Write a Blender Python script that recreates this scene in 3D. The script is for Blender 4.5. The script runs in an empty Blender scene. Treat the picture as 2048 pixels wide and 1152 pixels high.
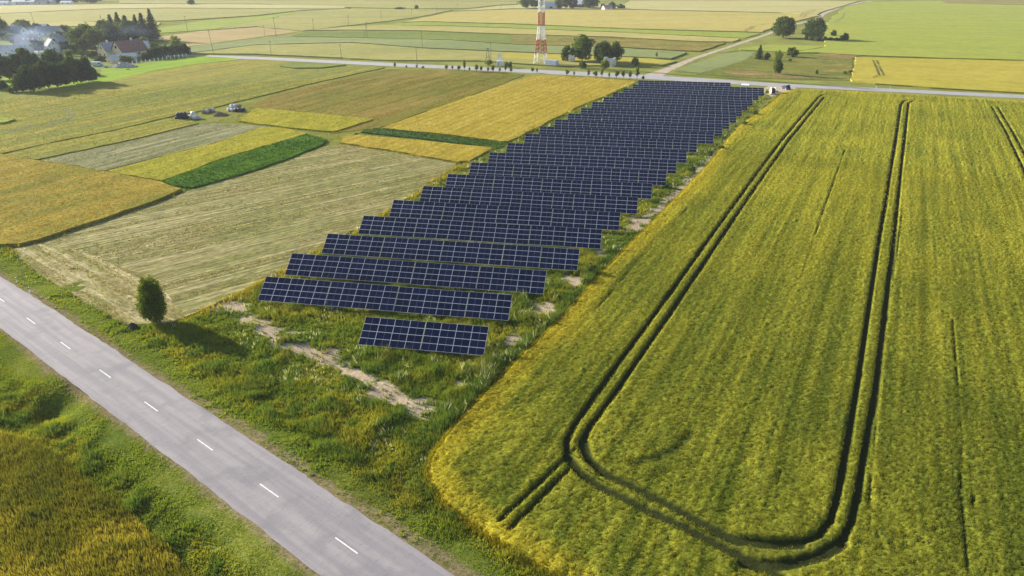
import bpy, bmesh, math, random
import numpy as np
from mathutils import Vector, Matrix
R = math.radians
random.seed(5); rng = np.random.default_rng(5)
S = bpy.context.scene
COL = S.collection

# ------------------------------------------------------------------ camera, sky, sun, exposure
F, PITCH, ROLL, CAMH = 1440.0, 0.4283, -0.0014, 47.27
cd = bpy.data.cameras.new('camera'); cam = bpy.data.objects.new('camera', cd); COL.objects.link(cam)
cd.sensor_width = 36.0; cd.lens = F / 2048 * 36; cd.clip_start = 0.5; cd.clip_end = 12000
cam.matrix_world = Matrix.Translation((0, 0, CAMH)) @ Matrix.Rotation(math.pi / 2 - PITCH, 4, 'X') @ Matrix.Rotation(ROLL, 4, 'Z')
S.camera = cam
SUN_AZ, SUN_EL = R(149.5), R(20)            # azimuth counted from +X, counter-clockwise
sun_dir = Vector((math.cos(SUN_AZ) * math.cos(SUN_EL), math.sin(SUN_AZ) * math.cos(SUN_EL), math.sin(SUN_EL)))
W = bpy.data.worlds.new('World'); S.world = W; W.use_nodes = True
sky = W.node_tree.nodes.new('ShaderNodeTexSky'); sky.sky_type = 'NISHITA'; sky.sun_disc = False
sky.sun_elevation = SUN_EL; sky.sun_rotation = math.pi / 2 - SUN_AZ
sky.air_density = 1.0; sky.dust_density = 1.2; sky.ozone_density = 1.2
bg = W.node_tree.nodes['Background']; bg.inputs['Strength'].default_value = 0.09
W.node_tree.links.new(sky.outputs[0], bg.inputs['Color'])
sl = bpy.data.lights.new('sun', 'SUN'); sl.energy = 5.0; sl.angle = R(0.6); sl.color = (1.0, 0.94, 0.83)
so = bpy.data.objects.new('sun', sl); COL.objects.link(so); so.rotation_euler = (-sun_dir).to_track_quat('-Z', 'Y').to_euler()
so.location = sun_dir * 300
S.view_settings.view_transform = 'Standard'; S.view_settings.look = 'None'
S.view_settings.exposure = 1.25; S.view_settings.gamma = 1.0; S.view_settings.use_curve_mapping = False

# ------------------------------------------------------------------ helpers
CR, SR, CP, SP = math.cos(ROLL), math.sin(ROLL), math.cos(PITCH), math.sin(PITCH)
def G(px, py, z=0.0):
    """ground point (at height z) read off the survey photograph"""
    x = (px - 1024) / F; u = (576 - py) / F
    X = x * CR - u * SR; U = x * SR + u * CR
    d = Vector((X, CP + U * SP, U * CP - SP)); t = (z - CAMH) / d.z
    return Vector((d.x * t, d.y * t, z))
def mpp(px, py):            # metres per photo pixel at that ground point
    g = G(px, py); return (g.y * CP + CAMH * SP) / F
def ang(a, b):
    A, B = G(*a), G(*b); return math.atan2(B.y - A.y, B.x - A.x)
def srgb(r, g, b, k=0.55):
    f = lambda c: (c / 255 / 12.92 if c / 255 <= .04045 else ((c / 255 + .055) / 1.055) ** 2.4)
    return (f(r) * k, f(g) * k, f(b) * k * .78)
def tag(o, label=None, cat=None, group=None, kind=None):
    if label: o['label'] = label
    if cat: o['category'] = cat
    if group: o['group'] = group
    if kind: o['kind'] = kind
    return o
def empty(name, loc, rz=0.0, sc=None):
    o = bpy.data.objects.new(name, None); COL.objects.link(o); o.empty_display_size = .3
    o.location = loc; o.rotation_euler = (0, 0, rz)
    if sc is not None: o.scale = sc if hasattr(sc, '__len__') else (sc, sc, sc)
    return o
def link(name, me, parent=None, loc=None):
    o = bpy.data.objects.new(name, me); COL.objects.link(o)
    if parent: o.parent = parent
    if loc is not None: o.location = loc
    return o
def npmesh(name, V, Fc, mat, col=None, smooth=False):
    """V (n,3), Fc (m,k) ints -> mesh; col (n,3) point colours"""
    V = np.asarray(V, np.float32); Fc = np.asarray(Fc, np.int32); k = Fc.shape[1]
    me = bpy.data.meshes.new(name)
    me.vertices.add(len(V)); me.vertices.foreach_set('co', V.ravel())
    me.loops.add(Fc.size); me.loops.foreach_set('vertex_index', Fc.ravel())
    me.polygons.add(len(Fc)); me.polygons.foreach_set('loop_start', np.arange(0, Fc.size, k, dtype=np.int32))
    if smooth: me.polygons.foreach_set('use_smooth', np.ones(len(Fc), bool))
    me.update(calc_edges=True)
    if col is not None:
        a = me.color_attributes.new('Col', 'FLOAT_COLOR', 'POINT')
        c = np.ones((len(V), 4), np.float32); c[:, :3] = col; a.data.foreach_set('color', c.ravel())
    me.materials.append(mat); me.validate(); return me
class MB:
    """collects boxes, bars, prisms and tubes, then links them as one mesh object"""
    def __init__(s): s.v = []; s.f = []; s.m = []
    def add(s, vs, fs, mi=0):
        n = len(s.v); s.v += [tuple(v) for v in vs]; s.f += [tuple(i + n for i in f) for f in fs]; s.m += [mi] * len(fs); return s
    def box(s, x0, x1, y0, y1, z0, z1, mi=0):
        return s.add([(x, y, z) for z in (z0, z1) for y in (y0, y1) for x in (x0, x1)],
                     [(0, 2, 3, 1), (4, 5, 7, 6), (0, 1, 5, 4), (2, 6, 7, 3), (0, 4, 6, 2), (1, 3, 7, 5)], mi)
    def tube(s, a, b, r0, r1=None, n=6, mi=0, cap=True):
        a, b = Vector(a), Vector(b); r1 = r0 if r1 is None else r1
        d = (b - a).normalized(); q = d.orthogonal().normalized(); w = d.cross(q)
        vs = [a + (q * math.cos(t) + w * math.sin(t)) * r0 for t in [2 * math.pi * i / n for i in range(n)]] + \
             [b + (q * math.cos(t) + w * math.sin(t)) * r1 for t in [2 * math.pi * i / n for i in range(n)]]
        fs = [(i, (i + 1) % n, n + (i + 1) % n, n + i) for i in range(n)]
        if cap: fs += [tuple(range(n))[::-1], tuple(range(n, 2 * n))]
        return s.add(vs, fs, mi)
    def prism(s, pts, y0, y1, mi=0):        # pts in the xz plane, extruded along y
        n = len(pts)
        vs = [(x, y0, z) for x, z in pts] + [(x, y1, z) for x, z in pts]
        return s.add(vs, [(i, (i + 1) % n, n + (i + 1) % n, n + i) for i in range(n)] + [tuple(range(n))[::-1], tuple(range(n, 2 * n))], mi)
    def mesh(s, name, mats, smooth=False):
        me = bpy.data.meshes.new(name); me.from_pydata(s.v, [], s.f)
        for m in (mats if isinstance(mats, (list, tuple)) else [mats]): me.materials.append(m)
        for p, i in zip(me.polygons, s.m): p.material_index = i; p.use_smooth = smooth
        bm = bmesh.new(); bm.from_mesh(me); bmesh.ops.recalc_face_normals(bm, faces=bm.faces); bm.to_mesh(me); bm.free()
        return me
    def build(s, name, mats, parent=None, smooth=False, loc=None): return link(name, s.mesh(name, mats, smooth), parent, loc)
def copy_tree(o, parent=None):
    c = o.copy(); COL.objects.link(c); c.parent = parent
    for ch in list(o.children): copy_tree(ch, c)
    return c

# ------------------------------------------------------------------ numpy noise
def _h(ix, iy, s):
    n = (ix.astype(np.int64) * 374761393 + iy.astype(np.int64) * 668265263 + s * 1442695041) & 0xFFFFFFFF
    n = ((n ^ (n >> 13)) * 1274126177) & 0xFFFFFFFF
    return ((n ^ (n >> 16)) & 0xFFFF) / 65535.0
def vnoise(x, y, s=0):
    ix, iy = np.floor(x), np.floor(y); fx, fy = x - ix, y - iy
    fx = fx * fx * (3 - 2 * fx); fy = fy * fy * (3 - 2 * fy)
    a, b, c, d = _h(ix, iy, s), _h(ix + 1, iy, s), _h(ix, iy + 1, s), _h(ix + 1, iy + 1, s)
    return (a * (1 - fx) + b * fx) * (1 - fy) + (c * (1 - fx) + d * fx) * fy
def fbm(x, y, f, o=4, s=0):
    t = 0; a = .5; n = 0
    for i in range(o):
        t = t + a * vnoise(x * f, y * f, s + i * 17); n += a; a *= .5; f *= 2.03
    return t / n
def sstep(a, b, x): t = np.clip((x - a) / (b - a), 0, 1); return t * t * (3 - 2 * t)
def seg_dist(x, y, pts):
    d = np.full(x.shape, 1e9)
    for (ax, ay), (bx, by) in zip(pts[:-1], pts[1:]):
        dx, dy = bx - ax, by - ay; t = np.clip(((x - ax) * dx + (y - ay) * dy) / (dx * dx + dy * dy + 1e-9), 0, 1)
        d = np.minimum(d, np.hypot(x - ax - t * dx, y - ay - t * dy))
    return d
def inpoly(x, y, P):
    r = np.zeros(x.shape, bool); n = len(P)
    for i in range(n):
        (ax, ay), (bx, by) = P[i], P[(i + 1) % n]
        if ay == by: continue
        c = ((ay > y) != (by > y)) & (x < (bx - ax) * (y - ay) / (by - ay) + ax); r ^= c
    return r
def GP(pts, z=0): return [tuple(G(a, b, z)[:2]) for a, b in pts]
def mixc(a, b, t): t = t[:, None] if hasattr(t, '__len__') else t; return np.asarray(a) * (1 - t) + np.asarray(b) * t

# ------------------------------------------------------------------ materials
class NT:
    def __init__(s, name):
        s.m = bpy.data.materials.new(name); s.m.use_nodes = True; s.t = s.m.node_tree; s.n = s.t.nodes
        s.b = s.n['Principled BSDF']; s.b.inputs['Specular IOR Level'].default_value = .2
    def new(s, k, **kw):
        o = s.n.new(k)
        for a, v in kw.items(): setattr(o, a, v)
        return o
    def set(s, sock, v):
        if hasattr(v, 'is_output'): s.t.links.new(v, sock)
        else: sock.default_value = (*v, 1) if (sock.type == 'RGBA' and len(v) == 3) else v
    def coord(s, which='Object'): return s.new('ShaderNodeTexCoord').outputs[which]
    def mapping(s, v, rot=0, scale=(1, 1, 1)):
        a = s.new('ShaderNodeMapping', vector_type='POINT'); s.set(a.inputs[0], v)
        a.inputs['Rotation'].default_value = (0, 0, rot); a.inputs['Scale'].default_value = scale; return a.outputs[0]
    def noise(s, v, scale, detail=3, rough=.55):
        a = s.new('ShaderNodeTexNoise'); s.set(a.inputs['Vector'], v); a.inputs['Scale'].default_value = scale
        a.inputs['Detail'].default_value = detail; a.inputs['Roughness'].default_value = rough; return a.outputs[0]
    def ramp(s, f, a, b, lo=0., hi=1.):
        r = s.new('ShaderNodeMapRange'); r.interpolation_type = 'SMOOTHSTEP'; s.set(r.inputs[0], f)
        r.inputs[1].default_value = a; r.inputs[2].default_value = b; r.inputs[3].default_value = lo; r.inputs[4].default_value = hi; return r.outputs[0]
    def math(s, op, a, b=0.):
        r = s.new('ShaderNodeMath', operation=op); s.set(r.inputs[0], a); s.set(r.inputs[1], b); return r.outputs[0]
    def mix(s, f, a, b, mode='MIX'):
        r = s.new('ShaderNodeMix', data_type='RGBA', blend_type=mode); s.set(r.inputs[0], f); s.set(r.inputs[6], a); s.set(r.inputs[7], b); return r.outputs[2]
    def bump(s, h, strength=.5, dist=.1):
        r = s.new('ShaderNodeBump'); r.inputs['Strength'].default_value = strength; r.inputs['Distance'].default_value = dist
        s.set(r.inputs['Height'], h); s.t.links.new(r.outputs[0], s.b.inputs['Normal'])
    def done(s, col, rough=.9, metal=0.): s.set(s.b.inputs['Base Color'], col); s.set(s.b.inputs['Roughness'], rough); s.b.inputs['Metallic'].default_value = metal; return s.m

FC = {}
def field_mat(name, c1, c2, c3, a=0., patch=.02, streak=(.015, .5), amt=.6, fine=2.2, fa=.35, bd=.25, aniso=1.0, rows=0.):
    FC[name] = (c1, c2, c3, a)
    t = NT(name); v = t.coord(); r = t.mapping(v, -a)
    n1 = t.noise(t.mapping(r, 0, (1, 2.2, 1)), patch, 5, .6); n2 = t.noise(t.mapping(r, 0, (*streak, 1)), 1., 4, .6)
    n3 = t.noise(t.mapping(r, 0, (1 / aniso, 1, 1)), fine, 4, .65)
    n4 = t.noise(r, fine * .12, 4, .6)
    c = t.mix(t.ramp(n1, .36, .64), c1, c2); c = t.mix(t.math('MULTIPLY', t.ramp(n2, .42, .66), amt), c, c3)
    k = t.math('MULTIPLY', t.ramp(n3, .28, .72, 1 - fa, 1 + fa), t.ramp(n4, .3, .7, 1 - fa * .45, 1 + fa * .45))
    if rows:
        sx = t.new('ShaderNodeSeparateXYZ'); t.set(sx.inputs[0], r)
        w = t.math('SINE', t.math('ADD', t.math('MULTIPLY', sx.outputs[1], 2 * math.pi / rows), t.math('MULTIPLY', n4, 5.)))
        k = t.math('MULTIPLY', k, t.ramp(w, -1, 1, 1 - fa * .32, 1 + fa * .25))
    kk = t.new('ShaderNodeCombineColor'); [t.set(kk.inputs[i], k) for i in range(3)]
    c = t.mix(1., c, kk.outputs[0], 'MULTIPLY')
    t.bump(n3, .9, bd); t.b.inputs['Specular IOR Level'].default_value = .04; return t.done(c, 1.)
def plain(name, c, rough=.7, metal=0., var=.15, scale=1.5, spec=.3, stain=None):
    t = NT(name); v = t.coord(); n = t.noise(v, scale, 5, .65)
    col = t.mix(t.ramp(n, .3, .7), tuple(x * (1 - var) for x in c), tuple(min(1, x * (1 + var)) for x in c))
    if stain: col = t.mix(t.math('MULTIPLY', t.ramp(t.noise(v, scale * .4, 4), .5, .68), .6), col, stain)
    t.b.inputs['Specular IOR Level'].default_value = spec
    return t.done(col, rough, metal)
def leaf_mat(name, trans=.35, tint=(1, 1, 1)):
    t = NT(name); a = t.new('ShaderNodeVertexColor'); a.layer_name = 'Col'
    c = t.mix(1., a.outputs[0], tint, 'MULTIPLY')
    d = t.new('ShaderNodeBsdfDiffuse'); t.set(d.inputs[0], c); tr = t.new('ShaderNodeBsdfTranslucent')
    t.set(tr.inputs[0], t.mix(1., c, (1.15, 1.1, .55), 'MULTIPLY'))
    m = t.new('ShaderNodeMixShader'); m.inputs[0].default_value = trans
    t.t.links.new(d.outputs[0], m.inputs[1]); t.t.links.new(tr.outputs[0], m.inputs[2])
    t.t.links.new(m.outputs[0], t.n['Material Output'].inputs[0]); return t.m
M = {}
M['leaf'] = leaf_mat('foliage', .42, (1.15, 1.15, 1.1)); M['blade'] = leaf_mat('grass_blades', .42)
M['bark'] = plain('bark', (.09, .07, .05), .95, scale=6, var=.35)
M['wood'] = plain('weathered_wood', (.16, .13, .10), .9, scale=5, var=.3)
M['alu'] = plain('aluminium', (.70, .72, .76), .45, .05, .04, spec=.5)
M['steel'] = plain('galvanised_steel', (.45, .46, .47), .5, .7, .12)
M['white'] = plain('white_paint', (.80, .80, .78), .55, var=.06, stain=(.55, .5, .43))
M['red'] = plain('red_paint', (.40, .030, .028), .6, var=.1, stain=(.30, .06, .05))
M['plaster'] = plain('pale_plaster', (.60, .57, .50), .9, var=.10, stain=(.40, .36, .30))
M['cream'] = plain('cream_plaster', (.70, .56, .34), .9, var=.08, stain=(.5, .42, .3))
M['roof_grey'] = plain('grey_sheet_roof', (.27, .28, .30), .8, var=.18, stain=(.18, .18, .17))
M['roof_red'] = plain('red_brown_roof', (.24, .12, .095), .85, var=.22, stain=(.16, .1, .08))
M['roof_pink'] = plain('faded_tile_roof', (.36, .24, .22), .85, var=.2, stain=(.25, .2, .18))
M['roof_tin'] = plain('tin_roof', (.52, .54, .57), .45, .2, .12)
M['glass_dark'] = plain('window_glass', (.03, .035, .045), .15, spec=.6)
M['container'] = plain('pale_blue_shade_paint', (.52, .60, .70), .55, var=.08, stain=(.40, .42, .43))  # bluish shade on the container is put into this colour; van shares it
M['concrete'] = plain('concrete', (.42, .40, .37), .95, var=.2)
M['black_wrap'] = plain('black_film', (.022, .022, .026), .4, var=.4, spec=.5)
M['pale_wrap'] = plain('pale_film', (.55, .54, .56), .5, var=.2, stain=(.32, .28, .25))
M['straw'] = plain('weathered_straw', (.24, .19, .13), .95, var=.4, scale=4)
M['rubble'] = plain('rubble', (.50, .46, .43), .95, var=.3, scale=.8)
M['car'] = plain('dark_blue_paint', (.035, .05, .10), .25, .2, .1, spec=.6)
M['rubber'] = plain('rubber', (.02, .02, .02), .8)
M['reel_wood'] = plain('reel_plywood', (.62, .50, .33), .85, var=.2, scale=3)
M['heather'] = plain('dark_heap', (.06, .05, .075), .95, var=.5, scale=8)

# solar glass: cell grid in the panel's own coordinates
PW, PH, PT = 2.095, 1.036, .035
def solar_glass():
    t = NT('solar_glass'); v = t.coord(); sx = t.new('ShaderNodeSeparateXYZ'); t.set(sx.inputs[0], v)
    def line(sock, n, off, wd):   # thin lines at spacing n
        a = t.math('ADD', t.math('DIVIDE', sock, n), off); f = t.math('ABSOLUTE', t.math('SUBTRACT', t.math('FRACT', a), .5))
        return t.math('LESS_THAN', f, wd / n / 2)
    cx = line(sx.outputs[0], .0855, .5, .004); cy = line(sx.outputs[1], .168, .0, .005)
    mid = t.math('LESS_THAN', t.math('ABSOLUTE', sx.outputs[0]), .011)
    oi = t.new('ShaderNodeObjectInfo')
    base = t.mix(oi.outputs['Random'], (.0006, .0052, .028), (.0040, .0100, .046))
    c = t.mix(t.math('MULTIPLY', t.math('MAXIMUM', cx, cy), .16), base, (.30, .33, .40)); c = t.mix(t.math('MULTIPLY', mid, .55), c, (.5, .53, .6))
    t.b.inputs['Specular IOR Level'].default_value = .07; t.b.inputs['IOR'].default_value = 1.45
    return t.done(c, .12)
M['solar'] = solar_glass()

# ------------------------------------------------------------------ ground sheet (one mesh; fine near the camera)
road_c = [(-172.0, 172.4), (-69.1, 92.1), (-14.7, 48.45), (40, 4.6)]
rd = Vector((54.4, -43.65)).normalized(); rn = Vector((-rd.y, rd.x))     # rn: to the solar side
def road_t(x, y): return (x + 14.7) * rn.x + (y - 48.45) * rn.y
def road_s(x, y): return (x + 14.7) * rd.x + (y - 48.45) * rd.y
hol1, hol2 = G(105, 808), G(128, 858)
def height(x, y):
    t = road_t(x, y); s = road_s(x, y)
    near = sstep(330, 180, np.hypot(x, y))
    wob = (fbm(x, y, .06, 3, 3) - .5)
    z = .16 * sstep(6.5, 3.9, np.abs(t))
    z -= (.75 + .6 * wob) * np.exp(-((t - 9.6 - 2 * wob) / 2.0) ** 2) * sstep(62, 40, np.abs(s - 12))
    z -= .8 * np.exp(-((t + 9.5 + 2 * wob) / 1.9) ** 2)
    for hc, d_, r_ in ((hol1, 1.5, 3.2), (hol2, .7, 1.7)):
        z -= d_ * np.exp(-(((x - hc.x) ** 2 + (y - hc.y) ** 2) / r_ ** 2))
    b = (fbm(x, y, .35, 4, 11) - .5) * .38 + (fbm(x, y, .07, 2, 5) - .5) * .25
    z += b * sstep(3.8, 7, np.abs(t)) * sstep(44, 30, np.abs(t))
    return (z - .02) * near
soil_spots = [(470, 612, 2.9, 1.6), (500, 640, 1.6, .8), (530, 655, 1.9, .9), (580, 690, 2.6, 1.2), (622, 705, 1.8, .9), (652, 716, 2.0, .9), (690, 728, 1.3, .7), (727, 755, 2.3, .8),
              (818, 803, 2.6, 1.1), (850, 816, 1.8, .5), (1140, 565, 1.5, 2.6), (1086, 622, 1.5, 2.4), (1025, 680, 1.4, 1.6), (925, 770, 1.6, .7), (700, 742, 1.1, .6), (590, 665, 1.2, .6),
              (1268, 440, 1.2, 2.6), (1200, 505, 1.0, 1.6), (1330, 405, 1.0, 3.0), (440, 598, 1.6, .7), (760, 770, 1.1, .5), (665, 700, 1.0, .7)]
soil_pts = [(*G(a, b)[:2], rx, ry) for a, b, rx, ry in soil_spots]
soil_line = GP([(430, 596), (500, 628), (560, 678), (640, 714), (710, 746), (770, 785), (850, 820)])
track_line = GP([(1548, 190), (1500, 235), (1440, 300), (1400, 340), (1345, 395), (1300, 430), (1262, 462)])
verge_path = GP([(60, 580), (200, 672), (337, 765), (487, 853), (639, 959), (785, 1048), (930, 1145), (1010, 1200)])
gravel_line = GP([(20, 668), (80, 718), (110, 745), (150, 775), (185, 800)])
left_dry = GP([(190, 790), (250, 845), (330, 900), (420, 985), (520, 1060), (640, 1170)])
left_edge = GP([(195, 930), (262, 985), (320, 1040), (380, 1100), (440, 1170)])
fd = Vector((math.sin(.1779), math.cos(.1779))); ed = Vector((math.cos(.1779), -math.sin(.1779)))   # array: across rows / along rows
def soil_mask(x, y):
    m = np.zeros(x.shape); w1 = fbm(x, y, .9, 4, 21); w2 = fbm(x, y, .35, 3, 22)
    for cx, cy, rx, ry in soil_pts:
        u = ((x - cx) * ed.x + (y - cy) * ed.y) / rx; v = ((x - cx) * fd.x + (y - cy) * fd.y) / ry
        m = np.maximum(m, sstep(.75, .30, np.sqrt(u * u + v * v) * .5 + (w1 - .5) * 1.1 + (w2 - .5) * .5))
    d = seg_dist(x, y, soil_line); m = np.maximum(m, 1. * sstep(1.8, .4, d + (w1 - .5) * 4.2 + (w2 - .5) * 2.4))
    d = seg_dist(x, y, track_line); m = np.maximum(m, sstep(1.7, .5, d + (w1 - .5) * 3.2 + (w2 - .5) * 2.6))
    return m
def path_mask(x, y):
    w = fbm(x, y, .8, 3, 31); at = np.abs(road_t(x, y)); w9 = fbm(x, y, 1.6, 3, 36)
    m0 = .9 * sstep(4.5, 3.7, at + (w9 - .5) * 1.6 + (w - .5) * .8); m = .85 * sstep(.75, .2, seg_dist(x, y, verge_path) + (w - .5) * 1.1)
    m = np.maximum(m, m0); m = np.maximum(m, .9 * sstep(1.2, .4, seg_dist(x, y, gravel_line) + (w - .5) * 1.6))
    m = np.maximum(m, .6 * sstep(.9, .2, seg_dist(x, y, left_dry) + (w - .5) * 1.8))
    return m
def tens(lo, hi, st, far):
    a = np.arange(lo, hi + st, st); out = []; p = lo; d = st
    while p > -far: d *= 1.35; p -= d; out.append(p)
    b = []; p = a[-1]; d = st
    while p < far: d *= 1.35; p += d; b.append(p)
    return np.concatenate([out[::-1], a, b])
gx = tens(-105, 60, .45, 4500); gy = tens(36, 170, .45, 4500)
X, Y = np.meshgrid(gx, gy); x, y = X.ravel(), Y.ravel()
z = height(x, y)
g1, g2, g3 = (.095, .125, .02), (.155, .17, .03), (.07, .10, .02)
n1, n2 = fbm(x, y, .12, 4, 41), fbm(x, y, .5, 4, 42)
c = mixc(g1, g2, sstep(.35, .65, n1)); c = mixc(c, g3, sstep(.5, .7, n2) * .8)
dist = np.hypot(x, y); c = mixc(c, (.215, .22, .055), sstep(110, 300, dist) * .8)
c = mixc(c, (.20, .15, .085), path_mask(x, y)); c = mixc(c, mixc((.33, .25, .165), (.45, .36, .25), fbm(x, y, 1.1, 3, 44)), soil_mask(x, y))
ii = np.arange(len(gx) * len(gy)).reshape(len(gy), len(gx))
Fq = np.stack([ii[:-1, :-1], ii[:-1, 1:], ii[1:, 1:], ii[1:, :-1]], -1).reshape(-1, 4)
t = NT('ground'); va = t.new('ShaderNodeVertexColor'); va.layer_name = 'Col'; v = t.coord()
na = t.noise(v, 3.5, 5, .7); nb = t.noise(v, .05, 5, .6)
k = t.math('MULTIPLY', t.ramp(na, .25, .75, .6, 1.4), t.ramp(nb, .3, .7, .8, 1.2)); kk = t.new('ShaderNodeCombineColor'); [t.set(kk.inputs[i], k) for i in range(3)]
t.bump(na, .8, .12); t.b.inputs['Specular IOR Level'].default_value = 0.; M['ground'] = t.done(t.mix(1., va.outputs[0], kk.outputs[0], 'MULTIPLY'), .95)
tag(link('ground', npmesh('ground', np.stack([x, y, z], 1), Fq, M['ground'], c, True)), 'green and tan open farmland ground', kind='structure')

# ------------------------------------------------------------------ ribbons: roads, tracks
def resample(pts, st):
    out = []
    for (a, b) in zip(pts[:-1], pts[1:]):
        a, b = Vector(a), Vector(b); n = max(1, int((b - a).length / st)); out += [a.lerp(b, i / n) for i in range(n)]
    return out + [Vector(pts[-1])]
def ribbon(name, L_, R_, z, mat, jit=0., zf=None):
    """strip between two polylines with the same number of points"""
    vs = []
    n = len(L_)
    for i in range(n):
        for P in (L_[i], R_[i]):
            vs.append((P[0] + random.uniform(-jit, jit), P[1] + random.uniform(-jit, jit), z if zf is None else zf(P)))
    return link(name, npmesh(name, vs, [(2 * i, 2 * i + 1, 2 * i + 3, 2 * i + 2) for i in range(n - 1)], mat))
t = NT('asphalt'); v = t.coord(); r = t.mapping(v, -math.atan2(rd.y, rd.x))
n1 = t.noise(t.mapping(r, 0, (.05, 1.1, 1)), 1., 4); n2 = t.noise(v, 9, 5, .7); n3 = t.noise(v, .25, 4)
c = t.mix(t.ramp(n1, .35, .65), (.235, .212, .222), (.31, .28, .275)); c = t.mix(t.math('MULTIPLY', t.ramp(n3, .5, .7), .7), c, (.19, .175, .185))
cr_ = t.noise(t.mapping(r, 0, (.5, .12, 1)), 1.2, 6, .7); crk = t.math('LESS_THAN', t.math('ABSOLUTE', t.math('SUBTRACT', cr_, .5)), .0035)
c = t.mix(t.math('MULTIPLY', crk, .6), c, (.12, .11, .11)); c = t.mix(t.ramp(n2, .3, .7, 0, .3), c, (.16, .15, .155))
t.bump(n2, .4, .02); M['asphalt'] = t.done(c, .85)
M['far_asphalt'] = plain('far_asphalt', (.30, .28, .275), .85, var=.10, scale=.3)
M['dirt'] = plain('sandy_dirt', (.36, .285, .20), .95, var=.25, scale=.5)
M['mark'] = plain('road_paint', (.66, .65, .63), .75, var=.2, scale=3)
ctr = resample(road_c, 1.2); hw = 3.55
def edge(sgn):
    out = []
    for P in ctr:
        s_ = road_s(P.x, P.y); o = hw + .22 * (vnoise(np.array([s_ * .35]), np.array([sgn * 9.]), 3)[0] - .5) + .18 * (vnoise(np.array([s_ * 1.7]), np.array([sgn * 5.]), 4)[0] - .5)
        out.append((P.x + rn.x * o * sgn, P.y + rn.y * o * sgn))
    return out
tag(ribbon('road', edge(1), edge(-1), .17, M['asphalt']), 'grey two lane country road crossing the near left corner', kind='structure')
mb = MB()
s0 = road_s(*G(538.5, 983.5)[:2])
for k in range(-16, 4):
    a = s0 + k * 11.62
    q = [(-14.7 + rd.x * (a + ds) + rn.x * dt, 48.45 + rd.y * (a + ds) + rn.y * dt, .176) for ds, dt in ((-1.53, -.06), (1.53, -.06), (1.53, .06), (-1.53, .06))]
    off = ((G(538.5, 983.5).x + 14.7) * rn.x + (G(538.5, 983.5).y - 48.45) * rn.y)
    q = [(p[0] + rn.x * off, p[1] + rn.y * off, p[2]) for p in q]
    mb.add(q, [(0, 1, 2, 3)])
tag(mb.build('road_markings', M['mark']), 'white centre dashes on the near road', kind='structure')
def far_rib(name, top, bot, z, mat, label, st=4., jit=.15):
    T = resample([G(*p)[:2] for p in top], st); B = resample([G(*p)[:2] for p in bot], st)
    n = min(len(T), len(B)); T = [T[round(i * (len(T) - 1) / (n - 1))] for i in range(n)]; B = [B[round(i * (len(B) - 1) / (n - 1))] for i in range(n)]
    return tag(ribbon(name, T, B, z, mat, jit), label, kind='structure')
far_rib('road', [(-260, 92), (376, 109.5), (512, 113.5), (640, 119.5), (768, 125.5), (900, 131.5), (1024, 137.5), (1150, 143), (1290, 150), (1400, 156.5), (1536, 166), (1800, 178.5), (2048, 190.5), (2400, 207)],
        [(-260, 96), (376, 113.5), (512, 118.8), (640, 125.5), (768, 132), (900, 138), (1024, 144.5), (1150, 151), (1290, 158), (1400, 165), (1536, 172.5), (1800, 185), (2048, 197), (2400, 214)], .06, M['far_asphalt'], 'pale country road running across behind the solar park')
far_rib('dirt_track', [(1280, 153), (1320, 140), (1380, 117), (1440, 98), (1500, 78), (1533, 68), (1562, 52), (1602, 45), (1630, 38), (1644, 26), (1680, 12), (1722, 4), (1740, 2)],
        [(1318, 158), (1345, 140), (1396, 117), (1452, 98), (1508, 79.5), (1539, 69), (1568, 54), (1608, 46.3), (1640, 39), (1651, 28), (1686, 13.5), (1726, 5), (1744, 3)], .05, M['dirt'], 'sandy farm track leading off from the road junction', 3., .25)
far_rib('dirt_patch', [(1528, 177), (1545, 168), (1572, 168)], [(1532, 196), (1556, 190), (1594, 177)], .045, M['dirt'], 'sandy entrance to the solar park beside the road', 2., .3)

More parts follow.
